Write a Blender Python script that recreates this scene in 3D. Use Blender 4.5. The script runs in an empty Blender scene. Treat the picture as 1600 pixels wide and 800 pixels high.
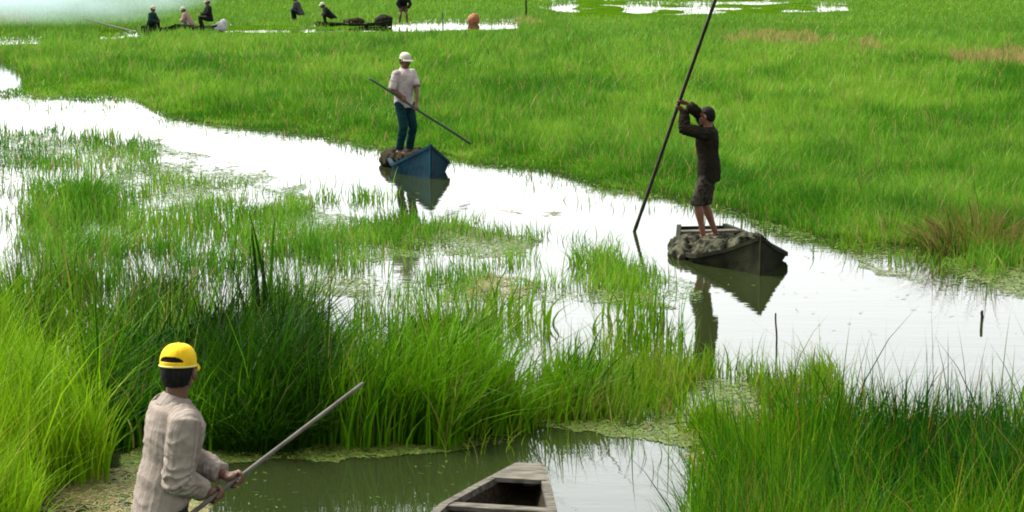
import bpy, math, random
import numpy as np
from mathutils import Vector, Matrix, noise as mnoise

R = math.radians
rng = np.random.default_rng(7)
random.seed(7)
scene = bpy.context.scene
C = scene.collection

# ------------------------------------------------------------------ camera
CAM_H, FPX, PITCH = 3.94, 3200.0, math.atan(505 / 3200.0)
cam_d = bpy.data.cameras.new('camera')
cam_d.sensor_width = 36.0
cam_d.lens = 36.0 * FPX / 1600.0
cam_d.clip_end = 6000
cam = bpy.data.objects.new('camera', cam_d)
C.objects.link(cam)
cam.location = (0, 0, CAM_H)
cam.rotation_euler = (math.pi / 2 - PITCH, 0, 0)
scene.camera = cam

# ------------------------------------------------------------------ light
SUN_EL, SUN_AZ = R(52), R(-60)          # azimuth measured from +Y towards +X: high, from the left and a little beyond
w = bpy.data.worlds.new('World')
scene.world = w
w.use_nodes = True
nt = w.node_tree
nt.nodes.clear()
sky = nt.nodes.new('ShaderNodeTexSky')
sky.sky_type = 'NISHITA'
sky.sun_disc = False
sky.sun_elevation = SUN_EL
sky.sun_rotation = SUN_AZ
sky.dust_density = 2.0
sky.air_density = 1.4
hs = nt.nodes.new('ShaderNodeHueSaturation')
hs.inputs['Saturation'].default_value = 0.12      # overcast: the blue is greyed out by cloud
bg = nt.nodes.new('ShaderNodeBackground')
bg.inputs['Strength'].default_value = 0.15
ow = nt.nodes.new('ShaderNodeOutputWorld')
nt.links.new(sky.outputs[0], hs.inputs['Color'])
nt.links.new(hs.outputs[0], bg.inputs['Color'])
nt.links.new(bg.outputs[0], ow.inputs['Surface'])
sd = bpy.data.lights.new('sun', 'SUN')
sd.energy = 4.0
sd.angle = R(14)
sd.color = (1.0, 0.96, 0.88)
so = bpy.data.objects.new('sun', sd)
C.objects.link(so)
sdir = Vector((math.sin(SUN_AZ) * math.cos(SUN_EL), math.cos(SUN_AZ) * math.cos(SUN_EL), math.sin(SUN_EL)))
so.rotation_euler = sdir.to_track_quat('Z', 'Y').to_euler()
so.location = sdir * 60
vs = scene.view_settings
vs.view_transform = 'Standard'
vs.look = 'None'
vs.exposure = 1.62
vs.gamma = 1.0
vs.use_curve_mapping = False
scene.cycles.filter_width = 1.9
scene.cycles.max_bounces = 8
scene.cycles.transparent_max_bounces = 8
scene.cycles.volume_bounces = 1
scene.cycles.sample_clamp_indirect = 8

# ------------------------------------------------------------------ survey: photo pixel (1600x800) -> place on the ground
cp, sp = math.cos(PITCH), math.sin(PITCH)


def ray(px, py):
    return Vector((px - 800.0, FPX * cp + (400 - py) * sp, -FPX * sp + (400 - py) * cp))


def gnd(px, py, z=0.0):
    d = ray(px, py)
    t = (z - CAM_H) / d.z
    return Vector((d.x * t, d.y * t, z))


def atY(px, py, Y):
    d = ray(px, py)
    t = Y / d.y
    return Vector((d.x * t, Y, CAM_H + d.z * t))


def gnd_np(px, py, z=0.0):
    dx = px - 800.0
    dy = FPX * cp + (400 - py) * sp
    dz = -FPX * sp + (400 - py) * cp
    t = (z - CAM_H) / dz
    return dx * t, dy * t


def proj_np(x, y, z=0.0):
    dz = z - CAM_H
    f = y * cp - dz * sp
    u = y * sp + dz * cp
    f = np.maximum(f, 0.3)
    return 800 + FPX * x / f, 400 - FPX * u / f


# ------------------------------------------------------------------ numpy noise
def _hash(ix, iy, seed):
    h = (ix.astype(np.int64) * 374761393 + iy.astype(np.int64) * 668265263 + seed * 1442695041) & 0xFFFFFFFF
    h = ((h ^ (h >> 13)) * 1274126177) & 0xFFFFFFFF
    return ((h ^ (h >> 16)) & 0xFFFF) / 65535.0


def vnoise(x, y, seed=0):
    ix, iy = np.floor(x), np.floor(y)
    fx, fy = x - ix, y - iy
    fx = fx * fx * (3 - 2 * fx)
    fy = fy * fy * (3 - 2 * fy)
    a = _hash(ix, iy, seed)
    b = _hash(ix + 1, iy, seed)
    c = _hash(ix, iy + 1, seed)
    d = _hash(ix + 1, iy + 1, seed)
    return (a * (1 - fx) + b * fx) * (1 - fy) + (c * (1 - fx) + d * fx) * fy


def fbm(x, y, seed=0, octv=3):
    s, a, t = 0, 1.0, 0
    for o in range(octv):
        s = s + a * vnoise(x * 2 ** o, y * 2 ** o, seed + o * 17)
        t += a
        a *= 0.5
    return s / t


def inpoly(px, py, poly):
    r = np.zeros(px.shape, bool)
    n = len(poly)
    j = n - 1
    for i in range(n):
        xi, yi = poly[i]
        xj, yj = poly[j]
        if yi != yj:
            c = ((yi > py) != (yj > py)) & (px < (xj - xi) * (py - yi) / (yj - yi) + xi)
            r ^= c
        j = i
    return r


def sstep(a, b, x):
    t = np.clip((x - a) / (b - a), 0, 1)
    return t * t * (3 - 2 * t)


# ------------------------------------------------------------------ object helpers
def tag(o, label=None, cat=None, group=None, kind=None):
    for k, v in (('label', label), ('category', cat), ('group', group), ('kind', kind)):
        if v:
            o[k] = v
    return o


def thing(name, base, label, cat, group=None):
    o = bpy.data.objects.new(name, None)
    o.empty_display_size = 0.1
    o.location = base
    C.objects.link(o)
    return tag(o, label, cat, group)


def link_mesh(name, me, mats, parent=None, smooth=True):
    o = bpy.data.objects.new(name, me)
    C.objects.link(o)
    for m in (mats if isinstance(mats, (list, tuple)) else [mats]):
        me.materials.append(m)
    if smooth:
        me.polygons.foreach_set('use_smooth', np.ones(len(me.polygons), bool))
    if parent is not None:
        loc = parent.location if parent.parent is None else parent.location + parent.parent.location
        me.transform(Matrix.Translation(-loc))
        o.parent = parent
    return o


TMP = bpy.data.scenes.new('workbench')         # modifiers are applied here, away from the big meshes


class MB:
    """collects rings, blobs and boxes in world coordinates"""

    def __init__(s):
        s.v, s.f = [], []

    def rings(s, rings, cap=True, closed_ring=True):
        b = len(s.v)
        n = len(rings[0])
        for r in rings:
            s.v += [tuple(p) for p in r]
        for i in range(len(rings) - 1):
            for k in range(n if closed_ring else n - 1):
                k2 = (k + 1) % n
                s.f.append((b + i * n + k, b + i * n + k2, b + (i + 1) * n + k2, b + (i + 1) * n + k))
        if cap:
            s.f.append(tuple(b + k for k in reversed(range(n))))
            s.f.append(tuple(b + (len(rings) - 1) * n + k for k in range(n)))

    def ell(s, c, A, B, Cv, seg=16, rows=10):
        rr = []
        c, A, B, Cv = Vector(c), Vector(A), Vector(B), Vector(Cv)
        for i in range(rows + 1):
            ph = -math.pi / 2 + math.pi * (0.02 + 0.96 * i / rows)
            rr.append([c + A * math.cos(ph) * math.cos(t) + B * math.cos(ph) * math.sin(t) + Cv * math.sin(ph)
                       for t in [2 * math.pi * k / seg for k in range(seg)]])
        s.rings(rr)

    def tube(s, pts, rad, seg=12, lat=None, asp=1.0, roundcap=True):
        """swept round (or elliptical: lat = wide axis, asp = depth/width) tube through pts"""
        pts = [Vector(p) for p in pts]
        rr = []
        prevn = None
        n = len(pts)
        for i, p in enumerate(pts):
            t = (pts[min(i + 1, n - 1)] - pts[max(i - 1, 0)]).normalized()
            if lat is not None:
                a = Vector(lat) - t * Vector(lat).dot(t)
            elif prevn is None:
                a = t.orthogonal()
            else:
                a = prevn - t * prevn.dot(t)
            a.normalize()
            prevn = a
            b = t.cross(a)
            r = rad[i]
            ring = lambda q, k: [q + a * r * k * math.cos(u) + b * r * k * asp * math.sin(u)
                                 for u in [2 * math.pi * j / seg for j in range(seg)]]
            if roundcap and i == 0:
                rr += [ring(p - t * r * 0.9, 0.25), ring(p - t * r * 0.6, 0.75)]
            rr.append(ring(p, 1.0))
            if roundcap and i == n - 1:
                rr += [ring(p + t * r * 0.6, 0.75), ring(p + t * r * 0.9, 0.25)]
        s.rings(rr)

    def box(s, c, A, B, Cv):
        c, A, B, Cv = Vector(c), Vector(A), Vector(B), Vector(Cv)
        s.rings([[c - A - B + Cv * z, c + A - B + Cv * z, c + A + B + Cv * z, c - A + B + Cv * z] for z in (-1, 1)])

    def mesh(s, name):
        me = bpy.data.meshes.new(name)
        me.from_pydata(s.v, [], s.f)
        me.update()
        return me

    def remesh(s, name, vox, smooth=3):
        me = s.mesh(name)
        o = bpy.data.objects.new('tmp', me)
        TMP.collection.objects.link(o)
        m = o.modifiers.new('r', 'REMESH')
        m.mode = 'VOXEL'
        m.voxel_size = vox
        if smooth:
            q = o.modifiers.new('s', 'SMOOTH')
            q.iterations = smooth
            q.factor = 0.5
        TMP.view_layers[0].update()
        dg = TMP.view_layers[0].depsgraph
        out = bpy.data.meshes.new_from_object(o.evaluated_get(dg))
        bpy.data.objects.remove(o)
        out.name = name
        return out


def bevel(o, wd=0.006, seg=2):
    m = o.modifiers.new('b', 'BEVEL')
    m.width = wd
    m.segments = seg
    m.limit_method = 'ANGLE'
    return o


# ------------------------------------------------------------------ materials
AL = 0.5        # scales the colours of solid things down to balance the exposure


def mat(name, base, rough=0.7, base2=None, scale=8.0, detail=5, bump=0.0, bscale=30.0, spec=0.2, lo=0.35, hi=0.65, stretch=None):
    m = bpy.data.materials.new(name)
    base = tuple(c * AL for c in base)
    base2 = tuple(c * AL for c in base2) if base2 else None
    m.use_nodes = True
    t = m.node_tree
    p = t.nodes['Principled BSDF']
    p.inputs['Base Color'].default_value = (*base, 1)
    p.inputs['Roughness'].default_value = rough
    p.inputs['Specular IOR Level'].default_value = spec
    tc = t.nodes.new('ShaderNodeTexCoord')
    src = tc.outputs['Object']
    if stretch:
        mp = t.nodes.new('ShaderNodeMapping')
        mp.inputs['Scale'].default_value = stretch
        t.links.new(src, mp.inputs[0])
        src = mp.outputs[0]
    if base2:
        n = t.nodes.new('ShaderNodeTexNoise')
        n.inputs['Scale'].default_value = scale
        n.inputs['Detail'].default_value = detail
        t.links.new(src, n.inputs['Vector'])
        r = t.nodes.new('ShaderNodeValToRGB')
        r.color_ramp.elements[0].position = lo
        r.color_ramp.elements[1].position = hi
        r.color_ramp.elements[0].color = (*base, 1)
        r.color_ramp.elements[1].color = (*base2, 1)
        t.links.new(n.outputs['Fac'], r.inputs[0])
        t.links.new(r.outputs[0], p.inputs['Base Color'])
    if bump:
        n2 = t.nodes.new('ShaderNodeTexNoise')
        n2.inputs['Scale'].default_value = bscale
        n2.inputs['Detail'].default_value = 6
        t.links.new(src, n2.inputs['Vector'])
        b = t.nodes.new('ShaderNodeBump')
        b.inputs['Strength'].default_value = bump
        b.inputs['Distance'].default_value = 0.01
        t.links.new(n2.outputs['Fac'], b.inputs['Height'])
        t.links.new(b.outputs[0], p.inputs['Normal'])
    return m


def leaf_mat(name, transl=0.35, spec=0.04):
    m = bpy.data.materials.new(name)
    m.use_nodes = True
    t = m.node_tree
    p = t.nodes['Principled BSDF']
    p.inputs['Roughness'].default_value = 0.5
    p.inputs['Specular IOR Level'].default_value = spec
    a = t.nodes.new('ShaderNodeAttribute')
    a.attribute_name = 'tint'
    t.links.new(a.outputs['Color'], p.inputs['Base Color'])
    tr = t.nodes.new('ShaderNodeBsdfTranslucent')
    t.links.new(a.outputs['Color'], tr.inputs['Color'])
    mx = t.nodes.new('ShaderNodeMixShader')
    mx.inputs[0].default_value = transl
    t.links.new(p.outputs[0], mx.inputs[1])
    t.links.new(tr.outputs[0], mx.inputs[2])
    t.links.new(mx.outputs[0], t.nodes['Material Output'].inputs['Surface'])
    return m


M = {}
M['grass'] = leaf_mat('grass_blade')
M['float'] = leaf_mat('floating_leaf', 0.1, 0.2)
M['skin'] = mat('skin', (0.13, 0.06, 0.035), 0.5, (0.17, 0.08, 0.045), 12)
M['skin_leg'] = mat('skin_leg', (0.16, 0.065, 0.033), 0.5, (0.2, 0.085, 0.045), 12)
M['eye'] = mat('eye_dark', (0.02, 0.015, 0.012), 0.3)
M['lip'] = mat('lip', (0.13, 0.04, 0.03), 0.5)
M['hair'] = mat('black_hair', (0.006, 0.005, 0.005), 0.7, (0.014, 0.012, 0.011), 60, spec=0.08, bump=0.6, bscale=90, stretch=(1, 1, 0.2))
M['cap_yellow'] = mat('yellow_cotton', (0.98, 0.66, 0.008), 0.9, (0.80, 0.50, 0.006), 14, bump=0.15, bscale=120, spec=0.2)
M['cap_pale'] = mat('pale_cotton', (0.62, 0.6, 0.46), 0.8, (0.5, 0.48, 0.36), 30, spec=0.2)
M['cap_band'] = mat('faded_yellow', (0.80, 0.70, 0.22), 0.85)
M['cap_dark'] = mat('dark_cotton', (0.02, 0.02, 0.018), 0.85)
M['wood_grey'] = mat('weathered_wood', (0.060, 0.052, 0.038), 0.85, (0.20, 0.185, 0.145), 5, bump=0.5, bscale=40, stretch=(1.2, 6, 6), spec=0.12)
M['wood_in'] = mat('inner_wood', (0.014, 0.010, 0.006), 0.8, (0.05, 0.036, 0.02), 6, spec=0.08, bump=0.4, bscale=40, stretch=(1.2, 6, 6))  # darker brown than the outside, for the near boat's inner planking
M['wood_dark'] = mat('tarred_wood', (0.010, 0.011, 0.005), 0.8, (0.030, 0.034, 0.014), 5, spec=0.06, bump=0.5, bscale=30)
M['wood_blue'] = mat('blue_paint', (0.002, 0.046, 0.074), 0.75, (0.004, 0.016, 0.024), 4, spec=0.08, bump=0.3, bscale=25, lo=0.4, hi=0.72)
M['pole_grey'] = mat('bare_pole', (0.15, 0.14, 0.11), 0.7, (0.07, 0.064, 0.048), 8, bump=0.3, bscale=60)
M['pole_dark'] = mat('dark_pole', (0.02, 0.018, 0.012), 0.5, (0.045, 0.04, 0.025), 8)
M['pole_green'] = mat('green_pole', (0.02, 0.035, 0.015), 0.5, (0.04, 0.055, 0.02), 8)
M['net'] = mat('wet_net', (0.006, 0.007, 0.004), 0.95, (0.105, 0.105, 0.066), 7, spec=0.05, bump=0.9, bscale=26, lo=0.42, hi=0.62)
M['net_brown'] = mat('brown_net', (0.010, 0.009, 0.005), 0.95, (0.05, 0.04, 0.022), 6, spec=0.05, bump=0.9, bscale=26)
M['orange'] = mat('orange_sack', (0.42, 0.17, 0.07), 0.8, (0.28, 0.1, 0.04), 4, bump=0.4)
M['stake'] = mat('wet_stake', (0.03, 0.025, 0.015), 0.6, (0.07, 0.055, 0.03), 14)


def cloth(name, c1, c2, stripe=None, freq=60, axis=(1, 0, 0), sc=9):
    m = mat(name, c1, 0.88, c2, sc, bump=0.35, bscale=45, spec=0.04)
    if stripe:
        t = m.node_tree
        p = t.nodes['Principled BSDF']
        old = p.inputs['Base Color'].links[0].from_socket
        tc = t.nodes.new('ShaderNodeTexCoord')
        d = t.nodes.new('ShaderNodeVectorMath')
        d.operation = 'DOT_PRODUCT'
        d.inputs[1].default_value = axis
        t.links.new(tc.outputs['Object'], d.inputs[0])
        mu = t.nodes.new('ShaderNodeMath')
        mu.operation = 'MULTIPLY'
        mu.inputs[1].default_value = freq
        t.links.new(d.outputs['Value'], mu.inputs[0])
        sn = t.nodes.new('ShaderNodeMath')
        sn.operation = 'SINE'
        t.links.new(mu.outputs[0], sn.inputs[0])
        mr = t.nodes.new('ShaderNodeMapRange')
        mr.inputs[1].default_value = 0.35
        mr.inputs[2].default_value = 0.9
        mr.inputs[4].default_value = 0.7
        t.links.new(sn.outputs[0], mr.inputs[0])
        mx = t.nodes.new('ShaderNodeMixRGB')
        mx.inputs[2].default_value = (*[c * AL for c in stripe], 1)
        t.links.new(mr.outputs[0], mx.inputs[0])
        t.links.new(old, mx.inputs[1])
        t.links.new(mx.outputs[0], p.inputs['Base Color'])
    return m


# ------------------------------------------------------------------ ground plan (bank lines surveyed from the photo, then laid out on the ground)
FAR_BANK = [(-900, 120), (-60, 148), (60, 153), (215, 158), (260, 182), (340, 196), (430, 206), (510, 217), (560, 227),
            (620, 237), (700, 247), (760, 257), (830, 264), (885, 275), (930, 292), (1000, 302), (1060, 308), (1140, 326),
            (1200, 346), (1260, 368), (1330, 381), (1420, 384), (1480, 398), (1540, 408), (1620, 414), (2600, 470)]
FIELD = FAR_BANK + [(2600, -103.5), (-900, -103.5)]
POCKET = [(-300, 100), (10, 100), (32, 112), (36, 136), (24, 142), (-300, 146)]
STRIPS = [[(640, 38), (690, 36), (800, 37), (815, 43), (760, 47), (640, 48), (520, 50), (340, 52), (345, 48), (520, 47)],
          [(150, 55), (235, 51), (240, 57), (160, 62)],
          [(-300, 64), (70, 64), (60, 70), (-300, 72)],
          [(855, 12), (900, 7), (1000, 8), (1060, 12), (1320, 11), (1330, 17), (1200, 19), (1000, 22), (900, 21)],
          [(1060, 3), (1130, 2), (1240, 4), (1200, 8), (1080, 8)]]
DRY = [[(1140, 60), (1200, 52), (1270, 58), (1300, 76), (1240, 80), (1150, 74)],
       [(1325, 74), (1370, 70), (1390, 86), (1340, 92)],
       [(1480, 92), (1560, 84), (1700, 90), (1900, 95), (1900, 112), (1600, 112), (1500, 108)],
       [(760, 32), (830, 30), (850, 40), (770, 44)], [(-100, 24), (40, 26), (50, 38), (-100, 42)]]

# (polygon of where stems are rooted, density, mean height m, palette, name)
MARSH = [
    ([(-60, 208), (90, 200), (240, 225), (235, 262), (60, 262), (-60, 250)], 0.48, 0.20, 0),
    ([(-60, 250), (60, 255), (60, 300), (-60, 300)], 0.14, 0.18, 0),
    ([(-60, 300), (45, 300), (60, 430), (-60, 430)], 0.07, 0.24, 1),
    ([(38, 305), (165, 296), (200, 330), (330, 345), (480, 352), (600, 350), (715, 350), (740, 364), (660, 384), (600, 395),
      (560, 415), (480, 424), (400, 445), (200, 455), (60, 440), (38, 390)], 0.36, 0.27, 0),
    ([(45, 300), (165, 292), (210, 330), (200, 400), (80, 400), (45, 350)], 0.30, 0.40, 0),
    ([(170, 262), (330, 285), (480, 300), (480, 338), (330, 335), (200, 320)], 0.32, 0.17, 0),
    ([(440, 296), (520, 290), (600, 300), (612, 312), (540, 322), (455, 312)], 0.50, 0.24, 0),
    ([(360, 318), (480, 318), (480, 335), (370, 335)], 0.4, 0.14, 0),
    # thin mixed growth filling the middle, broken by water
    ([(480, 345), (720, 345), (830, 362), (1010, 385), (1050, 430), (1000, 470), (840, 470), (640, 480), (480, 440)], 0.16, 0.17, 0),
    ([(560, 350), (720, 352), (830, 372), (820, 395), (700, 398), (600, 392)], 0.22, 0.16, 1),
    ([(-80, 430), (60, 445), (200, 460), (400, 450), (480, 450), (490, 540), (470, 600), (300, 620), (140, 620), (60, 600), (-80, 560)], 0.30, 0.36, 1),
    ([(-80, 470), (300, 470), (480, 500), (470, 600), (140, 620), (-80, 580)], 0.14, 0.42, 2),
    ([(470, 560), (540, 570), (620, 575), (700, 585), (765, 600), (800, 640), (775, 678), (690, 692), (500, 694), (330, 694), (300, 688),
      (140, 705), (120, 620), (330, 580)], 1.1, 0.52, 2),
    ([(120, 560), (330, 540), (620, 560), (760, 610), (700, 690), (300, 688), (130, 700)], 0.050, 0.85, 2),
    ([(680, 500), (830, 500), (850, 590), (740, 600), (690, 580)], 0.22, 0.32, 1),
    ([(740, 590), (850, 580), (1000, 578), (1150, 576), (1290, 590), (1310, 622), (1210, 645), (1120, 680), (1000, 658), (880, 655), (780, 672)],
     0.55, 0.27, 1),
    ([(740, 600), (900, 600), (1000, 620), (900, 655), (780, 675)], 0.55, 0.34, 2),
    ([(960, 580), (1150, 578), (1290, 592), (1230, 650), (1130, 700), (1010, 668)], 0.28, 0.22, 3),
    ([(780, 440), (850, 424), (925, 410), (1005, 424), (1015, 444), (930, 456), (840, 452)], 0.6, 0.27, 0),
    ([(600, 405), (780, 385), (850, 405), (780, 440), (700, 450), (640, 440)], 0.14, 0.20, 0),
    ([(985, 430), (1050, 440), (1060, 480), (1000, 480)], 0.2, 0.16, 0),
    ([(800, 520), (1060, 500), (1100, 560), (1050, 575), (800, 580)], 0.06, 0.36, 1),
    ([(1150, 570), (1290, 585), (1420, 650), (1600, 650), (1600, 700), (1300, 700), (1180, 620)], 0.05, 0.36, 1),
    ([(560, 490), (640, 490), (700, 550), (560, 560)], 0.25, 0.40, 1),
    ([(-60, 500), (470, 520), (470, 600), (140, 620), (-60, 590)], 0.06, 0.70, 1),
    ([(740, 470), (1060, 470), (1060, 570), (740, 570)], 0.03, 0.40, 2),
    ([(-60, 255), (240, 255), (480, 300), (480, 340), (170, 330), (-60, 300)], 0.06, 0.20, 1),
    ([(1080, 660), (1200, 640), (1320, 640), (1300, 730), (1170, 760), (1100, 740)], 0.16, 0.30, 3),
    ([(640, 700), (900, 660), (1100, 700), (1090, 780), (900, 720), (700, 730)], 0.012, 0.26, 1),
    ([(-200, 540), (10, 560), (60, 625), (125, 690), (158, 745), (60, 765), (-200, 830)], 1.1, 0.66, 4),
    ([(-200, 570), (10, 580), (100, 680), (60, 760), (-200, 820)], 0.10, 1.05, 4),
    ([(-200, 770), (15, 770), (40, 800), (50, 850), (-200, 900)], 1.0, 0.5, 4),
    ([(1105, 800), (1175, 765), (1265, 735), (1330, 740), (1400, 735), (1450, 750), (1540, 735), (1600, 715), (2100, 690), (2100, 1040),
      (1060, 1040), (1085, 860)], 1.0, 0.50, 3),
    ([(1190, 770), (1300, 725), (2100, 690), (2100, 950), (1200, 950)], 0.07, 0.72, 3),
    ([(1120, 790), (1300, 730), (2100, 690), (2100, 950), (1120, 950)], 0.07, 0.56, 6),
    ([(130, 600), (480, 570), (760, 610), (700, 690), (300, 688), (130, 700)], 0.035, 0.62, 6),
    ([(-80, 440), (400, 450), (470, 560), (60, 590)], 0.04, 0.45, 6),
    ([(740, 590), (1290, 592), (1200, 650), (780, 672)], 0.05, 0.30, 6),
    ([(1330, 392), (1480, 402), (1640, 420), (1640, 455), (1500, 452), (1380, 420)], 0.08, 0.14, 0),
    ([(1200, 350), (1340, 388), (1340, 398), (1200, 362)], 0.12, 0.16, 0),
    ([(1480, 398), (1640, 404), (1640, 425), (1540, 420)], 0.8, 0.28, 0),
]
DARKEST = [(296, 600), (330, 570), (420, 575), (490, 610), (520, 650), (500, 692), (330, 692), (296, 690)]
BANK_EDGE = FAR_BANK[1:-1] + [(x_, y_ + 9) for x_, y_ in reversed(FAR_BANK[1:-1])]
MARSH.append((BANK_EDGE, 0.28, 0.13, 0))
BANK_OUT = FAR_BANK[12:-1] + [(x_, y_ + 26) for x_, y_ in reversed(FAR_BANK[12:-1])]
MARSH.append((BANK_OUT, 0.10, 0.14, 1))
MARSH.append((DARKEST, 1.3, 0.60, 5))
# drifts of floating weed: (polygon, flakes per photo px^2, colour)
FLOATS = [
    ([(-40, 205), (235, 220), (480, 285), (480, 335), (200, 330), (160, 260), (-40, 255)], 0.55, 'g'),
    ([(195, 700), (330, 694), (690, 692), (780, 672), (800, 690), (700, 706), (520, 722), (400, 720), (200, 740)], 0.65, 'y'),
    ([(780, 672), (900, 655), (1010, 660), (1110, 690), (1060, 700), (900, 668)], 0.40, 'y'),
    ([(-60, 250), (60, 255), (60, 430), (-60, 430)], 0.10, 'g'),
    ([(x_, y_ + d_) for d_, seq in ((-2, FAR_BANK[1:-1]), (10, FAR_BANK[-2:0:-1])) for x_, y_ in seq], 0.16, 'g'),
    ([(-60, 760), (90, 745), (215, 732), (300, 765), (320, 830), (-60, 860)], 0.75, 's'),
    ([(730, 434), (800, 428), (845, 440), (840, 462), (740, 462)], 0.5, 's'),
    ([(1330, 396), (1480, 404), (1640, 425), (1640, 468), (1500, 455), (1350, 420)], 0.40, 'y'),
    ([(770, 328), (860, 326), (880, 334), (780, 338)], 0.3, 's'),
    ([(360, 318), (480, 320), (620, 355), (760, 360), (840, 385), (700, 402), (560, 410)], 0.55, 'g'),
    ([(560, 350), (720, 352), (840, 376), (820, 398), (700, 402), (600, 398)], 0.60, 'y'),
    ([(480, 430), (720, 436), (860, 456), (1010, 455), (1060, 480), (840, 474), (640, 470), (480, 460)], 0.36, 'y'),
    ([(740, 580), (1290, 592), (1220, 650), (1130, 700), (1000, 662), (780, 672)], 0.35, 'y'),
    ([(1080, 640), (1290, 620), (1300, 720), (1170, 760), (1090, 720)], 0.30, 's'),
    ([(1180, 340), (1300, 372), (1450, 392), (1450, 408), (1260, 392), (1180, 360)], 0.20, 'y'),
    ([(985, 425), (1070, 430), (1090, 470), (1000, 490)], 0.2, 'g'),
    ([(300, 730), (700, 712), (760, 800), (380, 810)], 0.004, 'g'),
    ([(250, 190), (560, 235), (1000, 310), (1300, 400), (1600, 470), (1600, 560), (1200, 520), (1000, 380), (600, 290), (250, 215)], 0.0015, 'g'),
]


def is_field(px, py):
    m = inpoly(px, py, FIELD) & ~inpoly(px, py, POCKET)
    wy = (fbm(px * 0.02, py * 0.10, 101, 3) - 0.5) * 5
    br = fbm(px * 0.012, py * 0.22, 107, 3)
    for i, s in enumerate(STRIPS):
        m &= ~(inpoly(px + wy * 6, py + wy, s) & ((br > 0.47) | (i < 1)))
    return m


# ------------------------------------------------------------------ the ground: one sheet to the horizon, dipping under the channel
def build_ground():
    ys = np.concatenate([np.linspace(-30, 8, 12), np.geomspace(9, 150, 330), np.geomspace(160, 5000, 26)])
    us = np.concatenate([np.linspace(-3, -0.45, 14), np.linspace(-0.42, 0.42, 300), np.linspace(0.45, 3, 14)])
    Y, U = np.meshgrid(ys, us, indexing='ij')
    X = U * np.maximum(np.abs(Y), 12)
    px, py = proj_np(X, np.maximum(Y, 6.0))
    wob = (fbm(X * 0.5, Y * 0.5, 3) - 0.5) * 10
    land = is_field(px, py + wob * 0.6) & is_field(px, py + 9 + wob) & (Y > 15)
    z = np.where(land, 0.05 + 0.05 * fbm(X * 0.3, Y * 0.3, 5), -0.30)
    for poly, d, h, pal in MARSH:
        if d > 0.3:
            z = np.where(inpoly(px, py, poly) & ~land, -0.05, z)
    z = np.where(Y > 150, 0.06, z)
    k = z.copy()                        # soften the banks
    for _ in range(2):
        k[1:-1, 1:-1] = (k[1:-1, 1:-1] * 2 + k[:-2, 1:-1] + k[2:, 1:-1] + k[1:-1, :-2] + k[1:-1, 2:]) / 6
    z = k
    r = np.hypot(X + 1.95, (Y - 9.9) * 0.8)            # the low bank the man in the yellow cap stands on
    z = np.maximum(z, 0.145 - 0.9 * np.maximum(r - 0.75, 0))
    z = np.where((Y < 9) & (X < 6), np.maximum(z, 0.14), z)
    n, m = X.shape
    v = np.stack([X, Y, z], -1).reshape(-1, 3)
    idx = np.arange(n * m).reshape(n, m)
    q = np.stack([idx[:-1, :-1], idx[:-1, 1:], idx[1:, 1:], idx[1:, :-1]], -1).reshape(-1, 4)
    me = bpy.data.meshes.new('marsh_ground')
    me.from_pydata(v.tolist(), [], q.tolist())
    m_ = mat('marsh_soil', (0.030, 0.085, 0.002), 0.95, (0.06, 0.13, 0.004), 1.2, bump=0.6, bscale=5, spec=0.0)
    o = link_mesh('marsh_ground', me, m_)
    tag(o, kind='structure')


def build_water():
    me = bpy.data.meshes.new('water')
    me.from_pydata([(-6000, -60, 0), (6000, -60, 0), (6000, 6000, 0), (-6000, 6000, 0)], [], [(0, 1, 2, 3)])
    m = bpy.data.materials.new('still_water')
    m.use_nodes = True
    t = m.node_tree
    p = t.nodes['Principled BSDF']
    p.inputs['Base Color'].default_value = (0.012, 0.017, 0.005, 1)
    p.inputs['Roughness'].default_value = 0.02
    p.inputs['IOR'].default_value = 1.5
    tc = t.nodes.new('ShaderNodeTexCoord')
    h = None
    for sc, st, am in ((2.4, (0.25, 1, 1), 1.0), (10, (0.35, 1, 1), 0.3)):
        mp = t.nodes.new('ShaderNodeMapping')
        mp.inputs['Scale'].default_value = st
        t.links.new(tc.outputs['Object'], mp.inputs[0])
        n = t.nodes.new('ShaderNodeTexNoise')
        n.inputs['Scale'].default_value = sc
        n.inputs['Detail'].default_value = 2
        t.links.new(mp.outputs[0], n.inputs['Vector'])
        mu = t.nodes.new('ShaderNodeMath')
        mu.operation = 'MULTIPLY'
        mu.inputs[1].default_value = am
        t.links.new(n.outputs['Fac'], mu.inputs[0])
        if h is None:
            h = mu
        else:
            ad = t.nodes.new('ShaderNodeMath')
            t.links.new(h.outputs[0], ad.inputs[0])
            t.links.new(mu.outputs[0], ad.inputs[1])
            h = ad
    b = t.nodes.new('ShaderNodeBump')
    b.inputs['Strength'].default_value = 0.16
    b.inputs['Distance'].default_value = 0.02
    t.links.new(h.outputs[0], b.inputs['Height'])
    t.links.new(b.outputs[0], p.inputs['Normal'])
    o = link_mesh('water', me, m, smooth=False)
    tag(o, kind='structure')


build_ground()
build_water()


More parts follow.
